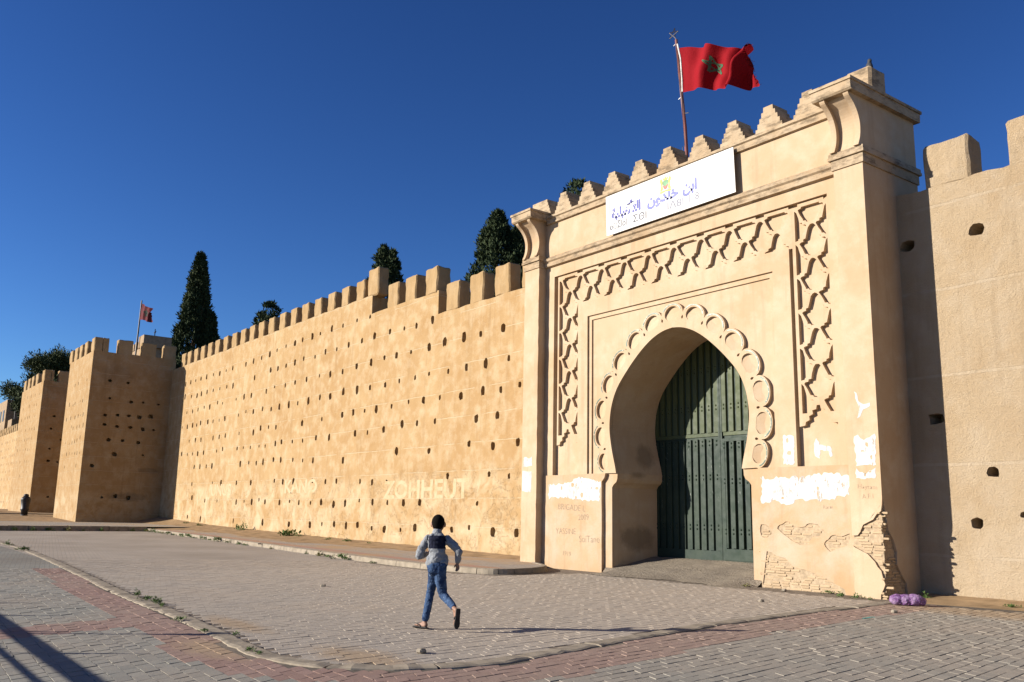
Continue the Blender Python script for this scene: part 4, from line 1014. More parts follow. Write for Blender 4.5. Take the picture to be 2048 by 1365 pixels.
# earth at the foot of the right wall
mb = MB()
for i in range(40):
    for j in range(8):
        q = []
        for a, b in ((i, j), (i + 1, j), (i + 1, j + 1), (i, j + 1)):
            x = -10.7 + 8.5 * a / 40; f = b / 8; y0 = 17.75 + 0.25 * math.sin(x * 1.4) - max(0, (x + 9) * 0.12)
            y = y0 + (19.0 - y0) * f; z = -0.006 + 0.016 * min(1, f * 5) + 0.10 * f ** 1.6 + 0.02 * mnoise.noise(Vector((x * 2, y * 2, 3))) * min(1, f * 3); q.append((x, y, z))
        mb.poly(q)
bk_ = mb.build('earth_bank', MAT['earth'], None, True); tag(bk_, kind='structure')
weld_up(bk_)

# ---- upper terrace under the towers, with its kerb
t = NT('terrace_paving', 0.95, 0.15); P = t.pos()
br = t.n.new('ShaderNodeTexBrick'); t._in(br.inputs['Vector'], P); br.inputs['Scale'].default_value = 1.0; br.inputs['Brick Width'].default_value = .24; br.inputs['Row Height'].default_value = .16; br.inputs['Mortar Size'].default_value = .01
t._in(br.inputs['Color1'], (0.26, 0.235, 0.20)); t._in(br.inputs['Color2'], (0.31, 0.275, 0.23)); t._in(br.inputs['Mortar'], (0.17, 0.13, 0.09))
MAT['terrace'] = t.done(t.mix(t.ramp(t.noise(P, .3, 6, .6), .42, .66, 0, .7), br.outputs['Color'], (0.33, 0.225, 0.125)), t.bump(t.noise(P, 20, 4), .4, .012))
mb = MB()
xs = [-54.0, -60, -66, -72, -78, -79.5]
for a, b in zip(xs, xs[1:]):
    za, zb = 0.50 + (-54 - a) * 0.004, 0.50 + (-54 - b) * 0.004
    mb.poly([(a, -60, za), (a, 18.95, za), (b, 18.95, zb), (b, -60, zb)])
mb.poly([(-79.5, -60, 0.95), (-79.5, 18.95, 0.95), (-300, 18.95, 1.25), (-300, -60, 1.25)])
ter = tag(mb.build('terrace', MAT['terrace'], None), kind='structure')
for k in range(40):
    y1 = 14.75 - k * 1.0
    mb = MB(); mb.box(-54.15, -53.95 + rk.uniform(-.01, .01), y1 - 0.985, y1, 0.1, 0.515 + rk.uniform(-.008, .008)); o = mb.build('kerb_stone', MAT['kerb'], ter)
for k in range(22):
    y1 = 13.4 - k * 1.2
    mb = MB(); mb.box(-79.7, -79.4, y1 - 1.18, y1, 0.45, 0.965); o = mb.build('kerb_stone', MAT['kerb'], ter)

# ================================================================== TREES BEHIND THE WALL
def leaf_mat(name, a, b):
    t = NT(name, 0.8, 0.15); isl = t.island(); c = t.mix(isl, a, b)
    t.m.node_tree.nodes['Principled BSDF'].inputs['Subsurface Weight'].default_value = 0.0
    return t.done(c)
LM_CY = leaf_mat('cypress_foliage', (0.018, 0.032, 0.014), (0.045, 0.062, 0.024))
LM_PI = leaf_mat('pine_foliage', (0.03, 0.045, 0.018), (0.06, 0.075, 0.03))
BARK = simple('bark', (0.10, 0.07, 0.045), 0.95, 0.05)
def leaf_clumps(centers, nleaf, size, rr, up=0.0, droop=0.0):
    """many small blades round each centre (p, radius)"""
    n = len(centers) * nleaf; V = np.zeros((n * 4, 3)); i = 0
    for p, rad in centers:
        for k in range(nleaf):
            d = Vector((rr.gauss(0, 1), rr.gauss(0, 1), rr.gauss(0, 1))).normalized() * rad * rr.random() ** 0.5
            q = Vector(p) + d
            ax = (d.normalized() * 0.6 + Vector((rr.gauss(0, .5), rr.gauss(0, .5), rr.gauss(0, .5) + up))).normalized()
            sd = ax.cross(Vector((rr.gauss(0, 1), rr.gauss(0, 1), rr.gauss(0, 1)))).normalized()
            L = size * rr.uniform(.6, 1.5); w = L * rr.uniform(.22, .4)
            for m, (a, b) in enumerate(((0, -.5), (.5, -1), (1, 0), (.5, 1))):
                V[i * 4 + m] = q + ax * L * a + sd * w * b * (.5 if abs(b) == 1 else .1)
            i += 1
    return V
def leaves_obj(name, V, mat, parent):
    n = len(V) // 4; me = bpy.data.meshes.new(name); me.vertices.add(len(V)); me.vertices.foreach_set('co', V.ravel())
    me.loops.add(n * 4); me.loops.foreach_set('vertex_index', np.arange(n * 4)); me.polygons.add(n)
    me.polygons.foreach_set('loop_start', np.arange(0, n * 4, 4)); me.materials.append(mat); me.update(calc_edges=True); me.validate()
    return link(name, me, parent)
def cypress(name, label, base, h, rad, seed, n=1100, lean=0.0, mat=LM_CY, shape=None, twin=None, leaf=0.42, rag=.5, spires=14):
    rr = random.Random(seed); root = thing(name, label, 'tree', base, 0)
    m_ = MB(); m_.tube([(0, 0, -.5), (0.05, 0, h * .3), (lean * .6, 0, h * .6), (lean, 0, h * .93)], [rad * .13, rad * .11, rad * .07, 0.03], 8)
    for k in range(8):
        a = rr.uniform(0, 6.28); z = h * rr.uniform(.15, .7); m_.tube([(0, 0, z), (math.cos(a) * rad * .35, math.sin(a) * rad * .35, z + h * .08), (math.cos(a) * rad * .5, math.sin(a) * rad * .5, z + h * .17)], [.1, .06, .02], 5)
    m_.build('trunk', BARK, root)
    shape = shape or (lambda f: min(1, (1 - f) * 1.75) ** .9 * min(1, f / .15) ** .5)
    cs = []
    for k in range(n):
        f = rr.random() ** 0.9; a = rr.uniform(0, 6.28)
        lump = 0.80 + rag * mnoise.noise(Vector((math.cos(a) * 1.8 + seed, math.sin(a) * 1.8, f * h * .55)))
        r_ = rad * shape(f) * lump * rr.uniform(.62, 1.0) ** .5
        cs.append(((math.cos(a) * r_ + lean * f, math.sin(a) * r_, h * (0.03 + .97 * f)), rad * .12))
    for q in range(spires):
        f0 = rr.uniform(.45, .86); a = rr.uniform(0, 6.28); r_ = rad * shape(f0) * .9
        for w in range(9):
            u_ = w / 8; cs.append(((math.cos(a) * r_ * .85 + lean * f0, math.sin(a) * r_ * .85, h * f0 + u_ * rad * .7), rad * .11 * (1.05 - u_)))
    if twin:
        dx, dy, hh, rd = twin
        for k in range(n // 2):
            f = rr.random(); a = rr.uniform(0, 6.28); r_ = rd * shape(f) * rr.uniform(.6, 1) ** .5
            cs.append(((dx + math.cos(a) * r_, dy + math.sin(a) * r_, hh * (.05 + .95 * f)), rd * .14))
    leaves_obj('crown', leaf_clumps(cs, 46, leaf * .62, rr, up=0.9), mat, root)
    return root
cypress('cypress_tree', 'tall pointed dark cypress rising behind the wall beside the nearest tower', (-90.3, 27.5, 2.0), 24.9, 3.35, 3, 1500, twin=(1.9, 1.0, 18.6, 1.9), leaf=.5, rag=.3, spires=5)
cypress('cypress_tree', 'small ragged cypress top just behind the raised merlon of the wall', (-46.6, 25.0, 2.0), 15.2, 1.5, 5, 700, twin=(.6, 0.3, 14.9, .9), leaf=.33, spires=6, shape=lambda f: min(1, ((1 - f) * 4.5) ** .7))
cypress('cypress_tree', 'broad dark cypress beside the left capital of the gatehouse', (-34.9, 25.0, 2.0), 14.2, 2.3, 9, 1100, twin=(.95, .5, 13.3, 1.5), leaf=.3, shape=lambda f: min(1, ((1 - f) * 3.0) ** .8))
cypress('round_tree', 'round dark tree top showing over the middle of the long wall', (-66.6, 26.0, 2.0), 15.4, 1.8, 12, 420, spires=4, shape=lambda f: math.sin(math.pi * min(1, max(0, (f - .35) / .65))) ** .5 if f > .35 else 0.1, leaf=.4)
cypress('round_tree', 'tiny dark tree crown peeping over the stepped gate battlements', (-28.6, 24.8, 2.0), 14.0, 1.5, 14, 260, spires=0, shape=lambda f: math.sin(math.pi * min(1, max(0, (f - .6) / .4))) ** .5 if f > .6 else 0.1, leaf=.25)
# big pine at the left, behind the second tower
rr = random.Random(31)
pine = thing('pine_tree', 'spreading dark pine behind the distant second tower at the left', 'tree', (-152, 25.5, 3.6))
m_ = MB(); m_.tube([(0, 0, -1), (.3, 0, 6), (1.0, .3, 12), (1.5, .4, 18)], [.7, .6, .45, .2], 8)
cs = []
for k in range(17):
    a = rr.uniform(0, 6.28); z = rr.uniform(9, 20); L = rr.uniform(4, 11) * (1 - (z - 9) / 16)
    e = Vector((math.cos(a) * L * 1.35, math.sin(a) * L, z + rr.uniform(.5, 2.5))); m_.tube([(.8, .2, z - 2), tuple(e * .5 + Vector((.4, 0, z * .5 - .6))), tuple(e)], [.22, .13, .05], 5)
    for q in range(8):
        t_ = rr.uniform(.5, 1.08); cs.append((tuple(Vector((.8 * (1 - t_), 0, 0)) + Vector((e.x * t_, e.y * t_, z - 1 + (e.z - z + 1) * t_)) + Vector((rr.gauss(0, .9), rr.gauss(0, .9), rr.gauss(0, .5)))), rr.uniform(.9, 1.7)))
m_.build('trunk', BARK, pine); leaves_obj('crown', leaf_clumps(cs, 260, .42, rr, up=.4), LM_PI, pine)
pine2 = thing('pine_tree', 'lower pine hanging over the far wall, at the left edge of the picture', 'tree', (-184, 28.0, 5.5))
m_ = MB(); m_.tube([(0, 0, -1), (.3, 0, 7), (0, 0, 15)], [.6, .5, .2], 8); cs = []
for k in range(14):
    a = rr.uniform(0, 6.28); z = rr.uniform(8, 17); L = rr.uniform(4, 9)
    e = Vector((math.cos(a) * L * 1.2, math.sin(a) * L, z + rr.uniform(0, 2))); m_.tube([(0, 0, z - 2), tuple(e)], [.2, .05], 5)
    for q in range(7):
        t_ = rr.uniform(.5, 1.08); cs.append(((e.x * t_ + rr.gauss(0, .9), e.y * t_ + rr.gauss(0, .9), z - 1 + (e.z - z + 1) * t_ + rr.gauss(0, .5)), rr.uniform(.9, 1.8)))
m_.build('trunk', BARK, pine2); leaves_obj('crown', leaf_clumps(cs, 240, .45, rr, up=.3), LM_PI, pine2)

# distant turret, far house
stone = simple('weathered_stone', (0.27, 0.195, 0.125), 0.95, 0.1, scale=3)
tu = thing('turret', 'grey stone turret with three small merlons rising behind the nearest tower', 'turret', (-85.4, 21.6, 8.35))
mb = MB(); mb.box(-5.4, -.3, 0, 2.4, -8, 7.75); mb.build('turret_body', stone, tu)
mb = MB(); mb.box(-1.7, 0.06, -.1, 2.4, 7.75, 8.85); mb.build('corner_block', stone, tu)
for k in range(3):
    mb = MB(); mb.box(-2.4 - 1.0 * k - .6, -2.4 - 1.0 * k, -0.05, 0.5, 7.75, 8.5 - .08 * k); mb.build('merlon', stone, tu)
mb = MB(); mb.tube([(-.6, 1, 8.8), (-.6, 1, 9.6)], .04, 6); mb.tube([(-.95, 1, 9.35), (-.6, 1, 9.15), (-.25, 1, 9.35)], .03, 6); mb.build('finial', MAT['iron'], tu)
fh_ = thing('far_house', 'grey block of a house far off at the left edge under the pine', 'house', (-170, 21.5, 1.5))
mb = MB(); mb.box(-5, 5.4, 0, 2.2, -2, 16.8); mb.build('house_wall', stone, fh_)
mb = MB(); mb.box(5.4, 9.5, .4, 2.2, -2, 13.4); mb.build('annex', stone, fh_)
dk = simple('dark_window', (0.04, 0.04, 0.045), 0.3, 0.5)
for k in range(3):
    mb = MB(); mb.box(-3.6 + k * 3.1, -2.5 + k * 3.1, -.06, .05, 13.4, 15.2); mb.build('window', dk, fh_)
fa = thing('antenna', 'thin roof antenna beside the far grey house', 'antenna', (-161.8, 22.4, 14.8)); mb = MB(); mb.tube([(0, 0, 0), (0, 0, 2.6)], .07, 6); mb.tube([(-.9, 0, 2.3), (.9, 0, 2.3)], .05, 6); mb.tube([(-.6, 0, 1.8), (.6, 0, 1.8)], .05, 6); mb.build('mast', MAT['iron'], fa)

# ================================================================== FLAGS
pole_m = NT('red_oxide_paint', 0.6, 0.3); pole_m.done(pole_m.mix(pole_m.ramp(pole_m.noise(pole_m.map(pole_m.pos(), (4, 4, .6)), 2, 5), .45, .6), (0.17, 0.045, 0.035), (0.22, 0.13, 0.11)))
def flag_cloth(L, H, amp, seed, nx=56, nz=30, fray=0.07):
    rr_ = random.Random(seed)
    def P(u, v, off=0.0):
        x = L * u; z = H * v
        ph = 2.1 * u * 3.1 + 3.0 * (1 - v) * (0.4 + u)
        y = amp * u ** .7 * (math.sin(ph * 1.5) + .55 * math.sin(ph * 3.1 + 2.4 * v) + .25 * math.sin(9 * u + 7 * v))
        x -= 0.16 * L * u * u * (0.3 + 0.5 * math.sin(2.2 * v + .5)); z += -0.13 * H * u * (1 - .1 * v) + .035 * H * math.sin(6.5 * u + v) - .22 * H * u * u * (v - .2) - .27 * x
        return Vector((x, y - off, z))
    mb_ = MB(); ed = [rr_.uniform(0, fray) for _ in range(nz + 1)]
    for i in range(nx):
        for j in range(nz):
            q = []
            for a, b in ((i, j), (i + 1, j), (i + 1, j + 1), (i, j + 1)):
                uu = a / nx
                if a == nx: uu = 1 - ed[b]
                q.append(P(uu, b / nz))
            mb_.poly(q)
    return mb_, P
def star_strips(P, cu_, cv, r_, L, H, w, off):
    pts = [(cu_ + r_ / L * math.sin(2 * math.pi * k / 5), cv + r_ / H * math.cos(2 * math.pi * k / 5)) for k in range(5)]
    mb_ = MB()
    for k in range(5):
        a, b = pts[k], pts[(k + 2) % 5]; dx, dz = (b[0] - a[0]) * L, (b[1] - a[1]) * H; l_ = math.hypot(dx, dz); nx_, nz_ = -dz / l_ * w / L, dx / l_ * w / H
        for m in range(12):
            t0, t1 = m / 12, (m + 1) / 12; q = []
            for t_, s_ in ((t0, -1), (t1, -1), (t1, 1), (t0, 1)):
                q.append(P(a[0] + (b[0] - a[0]) * t_ + nx_ * s_ * .5, a[1] + (b[1] - a[1]) * t_ + nz_ * s_ * .5, off))
            mb_.poly(q)
    return mb_
def cloth_mat(name, col):
    t = NT(name, 0.85, 0.15); 
    tr = t.n.new('ShaderNodeBsdfTranslucent'); t._in(tr.inputs['Color'], (*col, 1)); mx_ = t.n.new('ShaderNodeMixShader'); mx_.inputs[0].default_value = 0.18
    t._in(t.b.inputs['Base Color'], (*col, 1)); t._in(t.b.inputs['Normal'], t.bump(t.noise(t.pos(), 5, 6, .6), .4, .05))
    t.l.new(t.b.outputs[0], mx_.inputs[1]); t.l.new(tr.outputs[0], mx_.inputs[2]); t.l.new(mx_.outputs[0], t.n['Material Output'].inputs[0]); return t.m
red_c = cloth_mat('red_flag_cloth', (0.24, 0.004, 0.009)); green_c = cloth_mat('green_star_cloth', (0.06, 0.13, 0.075)); old_red = cloth_mat('sun_bleached_red_cloth', (0.13, 0.03, 0.035)); dark_c = cloth_mat('faded_green_cloth', (0.05, 0.06, 0.05))
PX, PYY = CX + 0.07, 18.6
pole = thing('flagpole', 'rusty red flagpole with a wire star on top, standing on the gatehouse', 'flagpole', (PX, PYY, 11.2))
mb = MB(); mb.tube([(0.05, 0, -0.05), (-0.02, 0, 1.5), (-0.31, 0, 4.42)], [.055, .052, .042], 10); mb.build('pole', pole_m.m, pole)
mb = MB(); pts = [(-.42 + .20 * math.sin(2 * math.pi * k / 5 + .3), 0, 4.66 + .17 * math.cos(2 * math.pi * k / 5 + .3)) for k in range(5)]
for k in range(5): mb.tube([pts[k], pts[(k + 2) % 5]], .012, 5)
mb.tube([(-.31, 0, 4.40), (-.36, 0, 4.52)], .014, 5); mb.build('wire_star', MAT['iron'], pole)
mb = MB()
for (z, s_) in ((2.52, -1), (4.3, -1)): mb.tube([(-.12 - (z - 2.5) * .09, 0, z), (-.12 - (z - 2.5) * .09 + s_ * .12, -.02, z - .06)], .015, 5)
mb.tube([(-.02, 0, 0.95), (-.14, 0, .95), (-.14, 0, .55), (0.0, 0, .55)], .012, 5); mb.tube([(-.02, 0, 1.95), (.12, 0, 1.92)], .014, 5)
mb.tube([(-.29, -.05, 4.25), (-.2, -.06, 3.2), (-.09, -.06, 2.4), (0.0, -.06, .9)], .006, 4); mb.build('halyard_cleat', MAT['grey_metal'], pole)
fl = thing('national_flag', 'big red flag with a green star outline flying from the gatehouse pole', 'flag', (PX - 0.06, PYY - 0.02, 13.82))
fl.rotation_euler = (0, R(-4), R(6))
FL, FH = 2.65, 1.42
fm_, FP = flag_cloth(FL, FH, 0.30, 4); fm_.build('cloth', red_c, fl, True)
bm2 = bmesh.new(); ck = [c for c in fl.children if c.name.startswith('cloth')][0]; bm2.free(); weld_up(ck, .002, False)
star_strips(FP, .44, .55, .28, FL, FH, .05, .012).build('star', green_c, fl); 
star_strips(FP, .44, .55, .28, FL, FH, .05, -.012).build('star', green_c, fl)
mb = MB(); mb.tube([(-.06, 0, 1.62), (.01, 0, 1.1), (.0, 0, .4), (-.02, 0, .03)], .022, 6); mb.build('hoist_rope', simple('white_rope', (.6, .58, .55)), fl)
mb = MB()
rr = random.Random(8)
for k in range(34):
    v = rr.random(); p = FP(1 - rr.uniform(.02, .06), v); e = p + Vector((rr.uniform(.03, .13), rr.uniform(-.03, .03), rr.uniform(-.05, .05))); mb.tube([p, e], .005, 3)
tag(mb.build('frayed_edge', red_c, fl), kind='stuff')
# far flag on the tower side
p2 = thing('flagpole', 'thin dark flagpole leaning above the nearest tower', 'flagpole', (-86.9, 21.3, 15.6)); mb = MB(); mb.tube([(0, 0, -.5), (.3, 0, 5.0)], [.08, .06], 8); mb.build('pole', MAT['iron'], p2)
f2 = thing('small_flag', 'small dull red flag flying above the nearest tower', 'flag', (-86.6, 21.3, 18.75)); f2.rotation_euler = (0, R(-6), R(15))
m2_, FP2 = flag_cloth(2.3, 1.55, .16, 9, 26, 16); weld_up(m2_.build('cloth', old_red, f2, True), .002, False); star_strips(FP2, .5, .5, .36, 2.3, 1.55, .16, .02).build('star', dark_c, f2)

# ================================================================== BOLLARD, BAG, BIRD, PAPERS
bo = thing('bollard', 'black cannon shaped bollard standing in front of the nearest tower', 'bollard', (-76.4, 12.0, 0.56))
mb = MB(); mb.lathe([(.30, 0), (.30, .12), (.25, .2), (.23, .35)], 18); mb.build('base', MAT['iron'], bo, True)
mb = MB(); mb.lathe([(.23, .35), (.25, .6), (.30, .68), (.30, .76), (.27, .8), (.33, 1.35), (.34, 1.42), (.34, 1.5), (.28, 1.56), (.2, 1.66)], 18); mb.build('body', MAT['iron'], bo, True)
mb = MB(); mb.lathe([(.16, 1.64), (.19, 1.72), (.15, 1.82), (.0, 1.86)], 14); mb.build('knob', MAT['iron'], bo, True)
bn = thing('stone_bench', 'low stone block bench at the left edge before the distant tower', 'bench', (-88.5, 10.3, 1.0)); bm = rough_box(7, 1.0, .5, 3, .02, 2, .04); link('seat', bm_mesh(bm, 'seat', MAT['kerb']), bn, (0, 0, -.02)); 

def blob_obj(name, els, mat, parent=None, voxel=.02, smooth=6, loc=None, keep=None):
    """union of ellipsoids / tapered capsules as one continuous skin"""
    bm = bmesh.new()
    for e in els:
        if e[0] == 'e':
            _, c, r_, rot = e; Mx = Matrix.Translation(Vector(c)) @ rot.to_4x4() @ Matrix.Diagonal((*r_, 1))
            bmesh.ops.create_icosphere(bm, subdivisions=3, radius=1.0, matrix=Mx)
        else:
            _, a, b, ra, rb = e; a, b = Vector(a), Vector(b); n = max(2, int((b - a).length / (min(ra, rb) * .5)) + 1)
            d = (b - a); q = d.to_track_quat('Z', 'Y').to_matrix().to_4x4()
            bmesh.ops.create_icosphere(bm, subdivisions=2, radius=ra * 1.03, matrix=Matrix.Translation(a)); bmesh.ops.create_icosphere(bm, subdivisions=2, radius=rb * 1.03, matrix=Matrix.Translation(b))
            if d.length > 1e-4: bmesh.ops.create_cone(bm, cap_ends=True, segments=14, radius1=ra, radius2=rb, depth=d.length, matrix=Matrix.Translation((a + b) / 2) @ q)
    me = bpy.data.meshes.new('tmp'); bm.to_mesh(me); bm.free(); o = bpy.data.objects.new('tmp', me); COL.objects.link(o)
    m1 = o.modifiers.new('r', 'REMESH'); m1.mode = 'VOXEL'; m1.voxel_size = voxel; m1.use_smooth_shade = True
    if smooth: m2 = o.modifiers.new('s', 'SMOOTH'); m2.factor = .5; m2.iterations = smooth
    out_ = evaluated(o, name); out_.materials.clear()
    for m in (mat if isinstance(mat, (list, tuple)) else [mat]): out_.materials.append(m)
    out_.polygons.foreach_set('use_smooth', [True] * len(out_.polygons))
    return link(name, out_, parent, loc) if keep is None else out_
I3 = Matrix.Identity(3)
# purple plastic bag
t = NT('purple_plastic', 0.35, 0.4); t.b.inputs['Transmission Weight'].default_value = 0.35; t.b.inputs['IOR'].default_value = 1.2
t.done(t.mix(t.ramp(t.noise(t.pos(), 9, 5, .6), .4, .62), (0.24, 0.11, 0.29), (0.46, 0.31, 0.50)), t.bump(t.noise(t.map(t.pos(), (1, 1, 1.4)), 13, 5, .6, 1.5), 1.0, .05))
bagm = blob_obj('bag', [('e', (-.17, 0, .11), (.17, .15, .115), I3), ('e', (.02, .0, .11), (.17, .15, .12), I3), ('e', (.21, 0, .12), (.20, .15, .125), I3), ('e', (.36, .03, .10), (.1, .1, .09), I3)], t.m, None, .018, 3, (0, 0, 0), True)
for v in bagm.vertices:
    q = v.co * 14; v.co += Vector((mnoise.noise(q), mnoise.noise(q + Vector((5, 0, 0))), mnoise.noise(q + Vector((0, 5, 0))))) * .016 + v.co.normalized() * abs(mnoise.noise(v.co * 22)) * .02
    v.co.z = max(v.co.z, .004)
bg_ = link('plastic_bag', bagm, None, (-9.72, 16.72, 0.005), (0, 0, R(32))); bg_.scale = (.82, .85, .9); tag(bg_, 'crumpled translucent purple plastic bag lying at the corner of the gatehouse', 'plastic bag')
# bird on the corner block
bird = blob_obj('bird', [('e', (0, 0, .17), (.075, .11, .15), Matrix.Rotation(R(-18), 3, 'X')), ('e', (0, -.03, .33), (.05, .055, .055), I3), ('c', (0, -.01, .24), (0, -.03, .32), .06, .045), ('c', (0, .08, .10), (0, .19, .02), .04, .025), ('c', (0, -.07, .325), (0, -.11, .315), .016, .006), ('c', (.03, -.01, .06), (.03, -.01, 0), .012, .01), ('c', (-.03, -.01, .06), (-.03, -.01, 0), .012, .01)],
     simple('dark_plumage', (0.03, 0.032, 0.038), 0.7), None, .014, 2, (-10.84, 18.52, 11.985)); tag(bird, 'dark pigeon perched on the corner block at the top right of the gatehouse', 'bird')
bird.rotation_euler = (0, 0, R(60))

# torn papers pasted to the gate
def paper_mat(name, dens):
    t = NT(name, 0.85, 0.1); P = t.pos(); pr = t.noise(t.map(P, (9, 1, 26)), 1.6, 7, .75); k = t.noise(t.map(P, (30, 1, 60)), 1.2, 3, .6)
    c = t.mix(t.ramp(t.noise(P, 3.5, 5), .4, .7), (0.47, 0.465, 0.45), (0.41, 0.40, 0.38))
    c = t.mix(t.ramp(pr, .66, .70, 0, dens), c, (0.35, 0.45, 0.62)); c = t.mix(t.math('MULTIPLY', t.ramp(k, .66, .70), t.ramp(t.noise(P, 2.3, 3), .5, .6, 0, dens)), c, (0.13, 0.13, 0.14))
    t.done(c, t.bump(t.noise(P, 10, 5), .4, .006))
    tr_ = t.n.new('ShaderNodeBsdfTransparent'); mx_ = t.n.new('ShaderNodeMixShader')
    al_ = t.math('ADD', t.math('MULTIPLY', t.noise(t.map(P, (7, 1, 1.6)), 2.6, 8, .75), .75), t.math('MULTIPLY', t.noise(P, 2.2, 4, .6), .25))
    t._in(mx_.inputs[0], t.ramp(al_, .405, .44)); t.l.new(tr_.outputs[0], mx_.inputs[1]); t.l.new(t.b.outputs[0], mx_.inputs[2]); t.l.new(mx_.outputs[0], t.n['Material Output'].inputs[0])
    return t.m
pm1 = paper_mat('pasted_paper', .6)
def poster(label, pts, y, seed, amp=.02, step=.06, nholes=0, hs=.07, group=None):
    rr_ = random.Random(seed); cx_ = sum(p[0] for p in pts) / len(pts); cz_ = sum(p[1] for p in pts) / len(pts)
    rel = [(a - cx_, b - cz_) for a, b in pts]; o_ = ragged(rel, amp, step, seed)
    x0, x1 = min(p[0] for p in rel), max(p[0] for p in rel); z0, z1 = min(p[1] for p in rel), max(p[1] for p in rel); hl_ = []
    for k in range(nholes):
        a, b = rr_.uniform(x0 + hs * 1.8, x1 - hs * 1.8), rr_.uniform(z0 + hs * 1.8, z1 - hs * 1.8)
        if all(math.hypot(a - c, b - d) > hs * 3 for c, d in [(sum(p[0] for p in h) / len(h), sum(p[1] for p in h) / len(h)) for h in hl_]): hl_.append(hole_poly(a, b, hs * rr_.uniform(.5, 1.1), hs * rr_.uniform(.4, 1.3), rr_))
    def area_(lp): return abs(.5 * sum(lp[i][0] * lp[(i + 1) % len(lp)][1] - lp[(i + 1) % len(lp)][0] * lp[i][1] for i in range(len(lp))))
    want = area_(o_)
    for tr_ in range(4):
        m_ = MB(); m_.plate(o_, hl_, -.003, .0); got = sum(area_([(m_.v[i][0], m_.v[i][2]) for i in f]) for f in m_.f if len(f) == 3) / 2
        if got > .75 * want or not hl_: break
        hl_ = hl_[:len(hl_) // 2]
    o = m_.build('torn_poster', pm1, None, False, (CX + cx_, y - .001, cz_)); tag(o, label, 'poster', group); return o
poster('small torn white notice, upper of two on the left pilaster', [(-6.10, 3.05), (-5.66, 3.08), (-5.66, 3.36), (-5.8, 3.3), (-5.9, 3.36), (-6.08, 3.34)], YP, 1, .018, .05)
poster('plain white sheet pasted below the small notice on the left pilaster', [(-6.14, 2.30), (-5.68, 2.26), (-5.66, 2.9), (-6.13, 2.94)], YP, 2, .01, .08)
poster('wide ragged white paper strip pasted left of the arch', [(-5.12, 2.05), (-5.0, 2.12), (-4.4, 2.1), (-3.9, 2.05), (-3.4, 2.02), (-2.8, 1.98), (-2.76, 2.55), (-3.2, 2.62), (-3.7, 2.74), (-4.0, 2.6), (-4.5, 2.5), (-5.12, 2.5)], YB, 3, .035, .07, 7, .06)
poster('widest white paper layer peeling off the wall right of the arch', [(2.9, 1.96), (3.2, 2.0), (3.6, 1.92), (4.0, 2.02), (4.5, 2.0), (5.26, 2.12), (5.28, 2.52), (4.7, 2.62), (4.2, 2.55), (3.6, 2.52), (2.91, 2.54)], YB, 4, .045, .06, 9, .05)
poster('tall torn white poster on the right pilaster', [(5.62, 2.72), (6.08, 2.74), (6.10, 3.38), (5.9, 3.32), (5.82, 3.26), (5.7, 3.38), (5.60, 3.36)], YP, 5, .02, .06, 4, .04)
poster('peeled remnant below the tall poster on the right pilaster', [(5.60, 2.46), (6.06, 2.46), (6.07, 2.68), (5.95, 2.62), (5.85, 2.56), (5.7, 2.60), (5.61, 2.68)], YP, 6, .02, .05, 2, .035)
poster('Y shaped scrap of white paper high on the right pilaster', [(5.66, 4.34), (5.72, 4.30), (5.76, 4.1), (5.86, 4.04), (6.02, 4.06), (6.02, 3.98), (5.86, 3.92), (5.78, 3.78), (5.70, 3.74), (5.77, 3.98), (5.70, 4.12)], YP, 7, .01, .06)
poster('faint paper remnant on the flat strip right of the scalloped arch', [(3.54, 2.85), (3.84, 2.83), (3.85, 3.5), (3.55, 3.52)], YF, 8, .02, .05, 6, .06)
poster('scraps of white paper inside the sunken panel at the right', [(4.3, 3.02), (4.42, 2.95), (4.44, 3.14), (4.66, 3.12), (4.7, 2.98), (4.76, 3.0), (4.72, 3.2), (4.45, 3.28), (4.36, 3.42), (4.28, 3.3)], YC - .001, 9, .015, .05)
# pencilled and sprayed names
gfm = NT('faded_spray_paint', 0.9, 0.1); gfm.done(gfm.mix(gfm.ramp(gfm.noise(gfm.pos(), 14, 5, .7), .4, .6), (0.30, 0.225, 0.15), (0.15, 0.12, 0.09)))
for s_, u, z, sz, yy in (('BRIGADE L', -4.05, 1.80, .26, YB), ('2009', -3.5, 1.52, .24, YB), ('YASSINE', -4.3, 1.10, .25, YB), ('So\u00efTane', -3.25, .90, .28, YB), ('1919', -4.25, .45, .2, YB), ('Haytam', 5.85, 2.28, .15, YP), ('A.F.I', 5.85, 2.08, .15, YP), ('Rami', 4.7, 1.86, .13, YB)):
    o = link('graffiti', text_mesh(s_, sz, gfm.m, 'graffiti', -.004), gate, (u, yy - .003, z), (math.pi / 2, R(random.uniform(-4, 4)), 0))
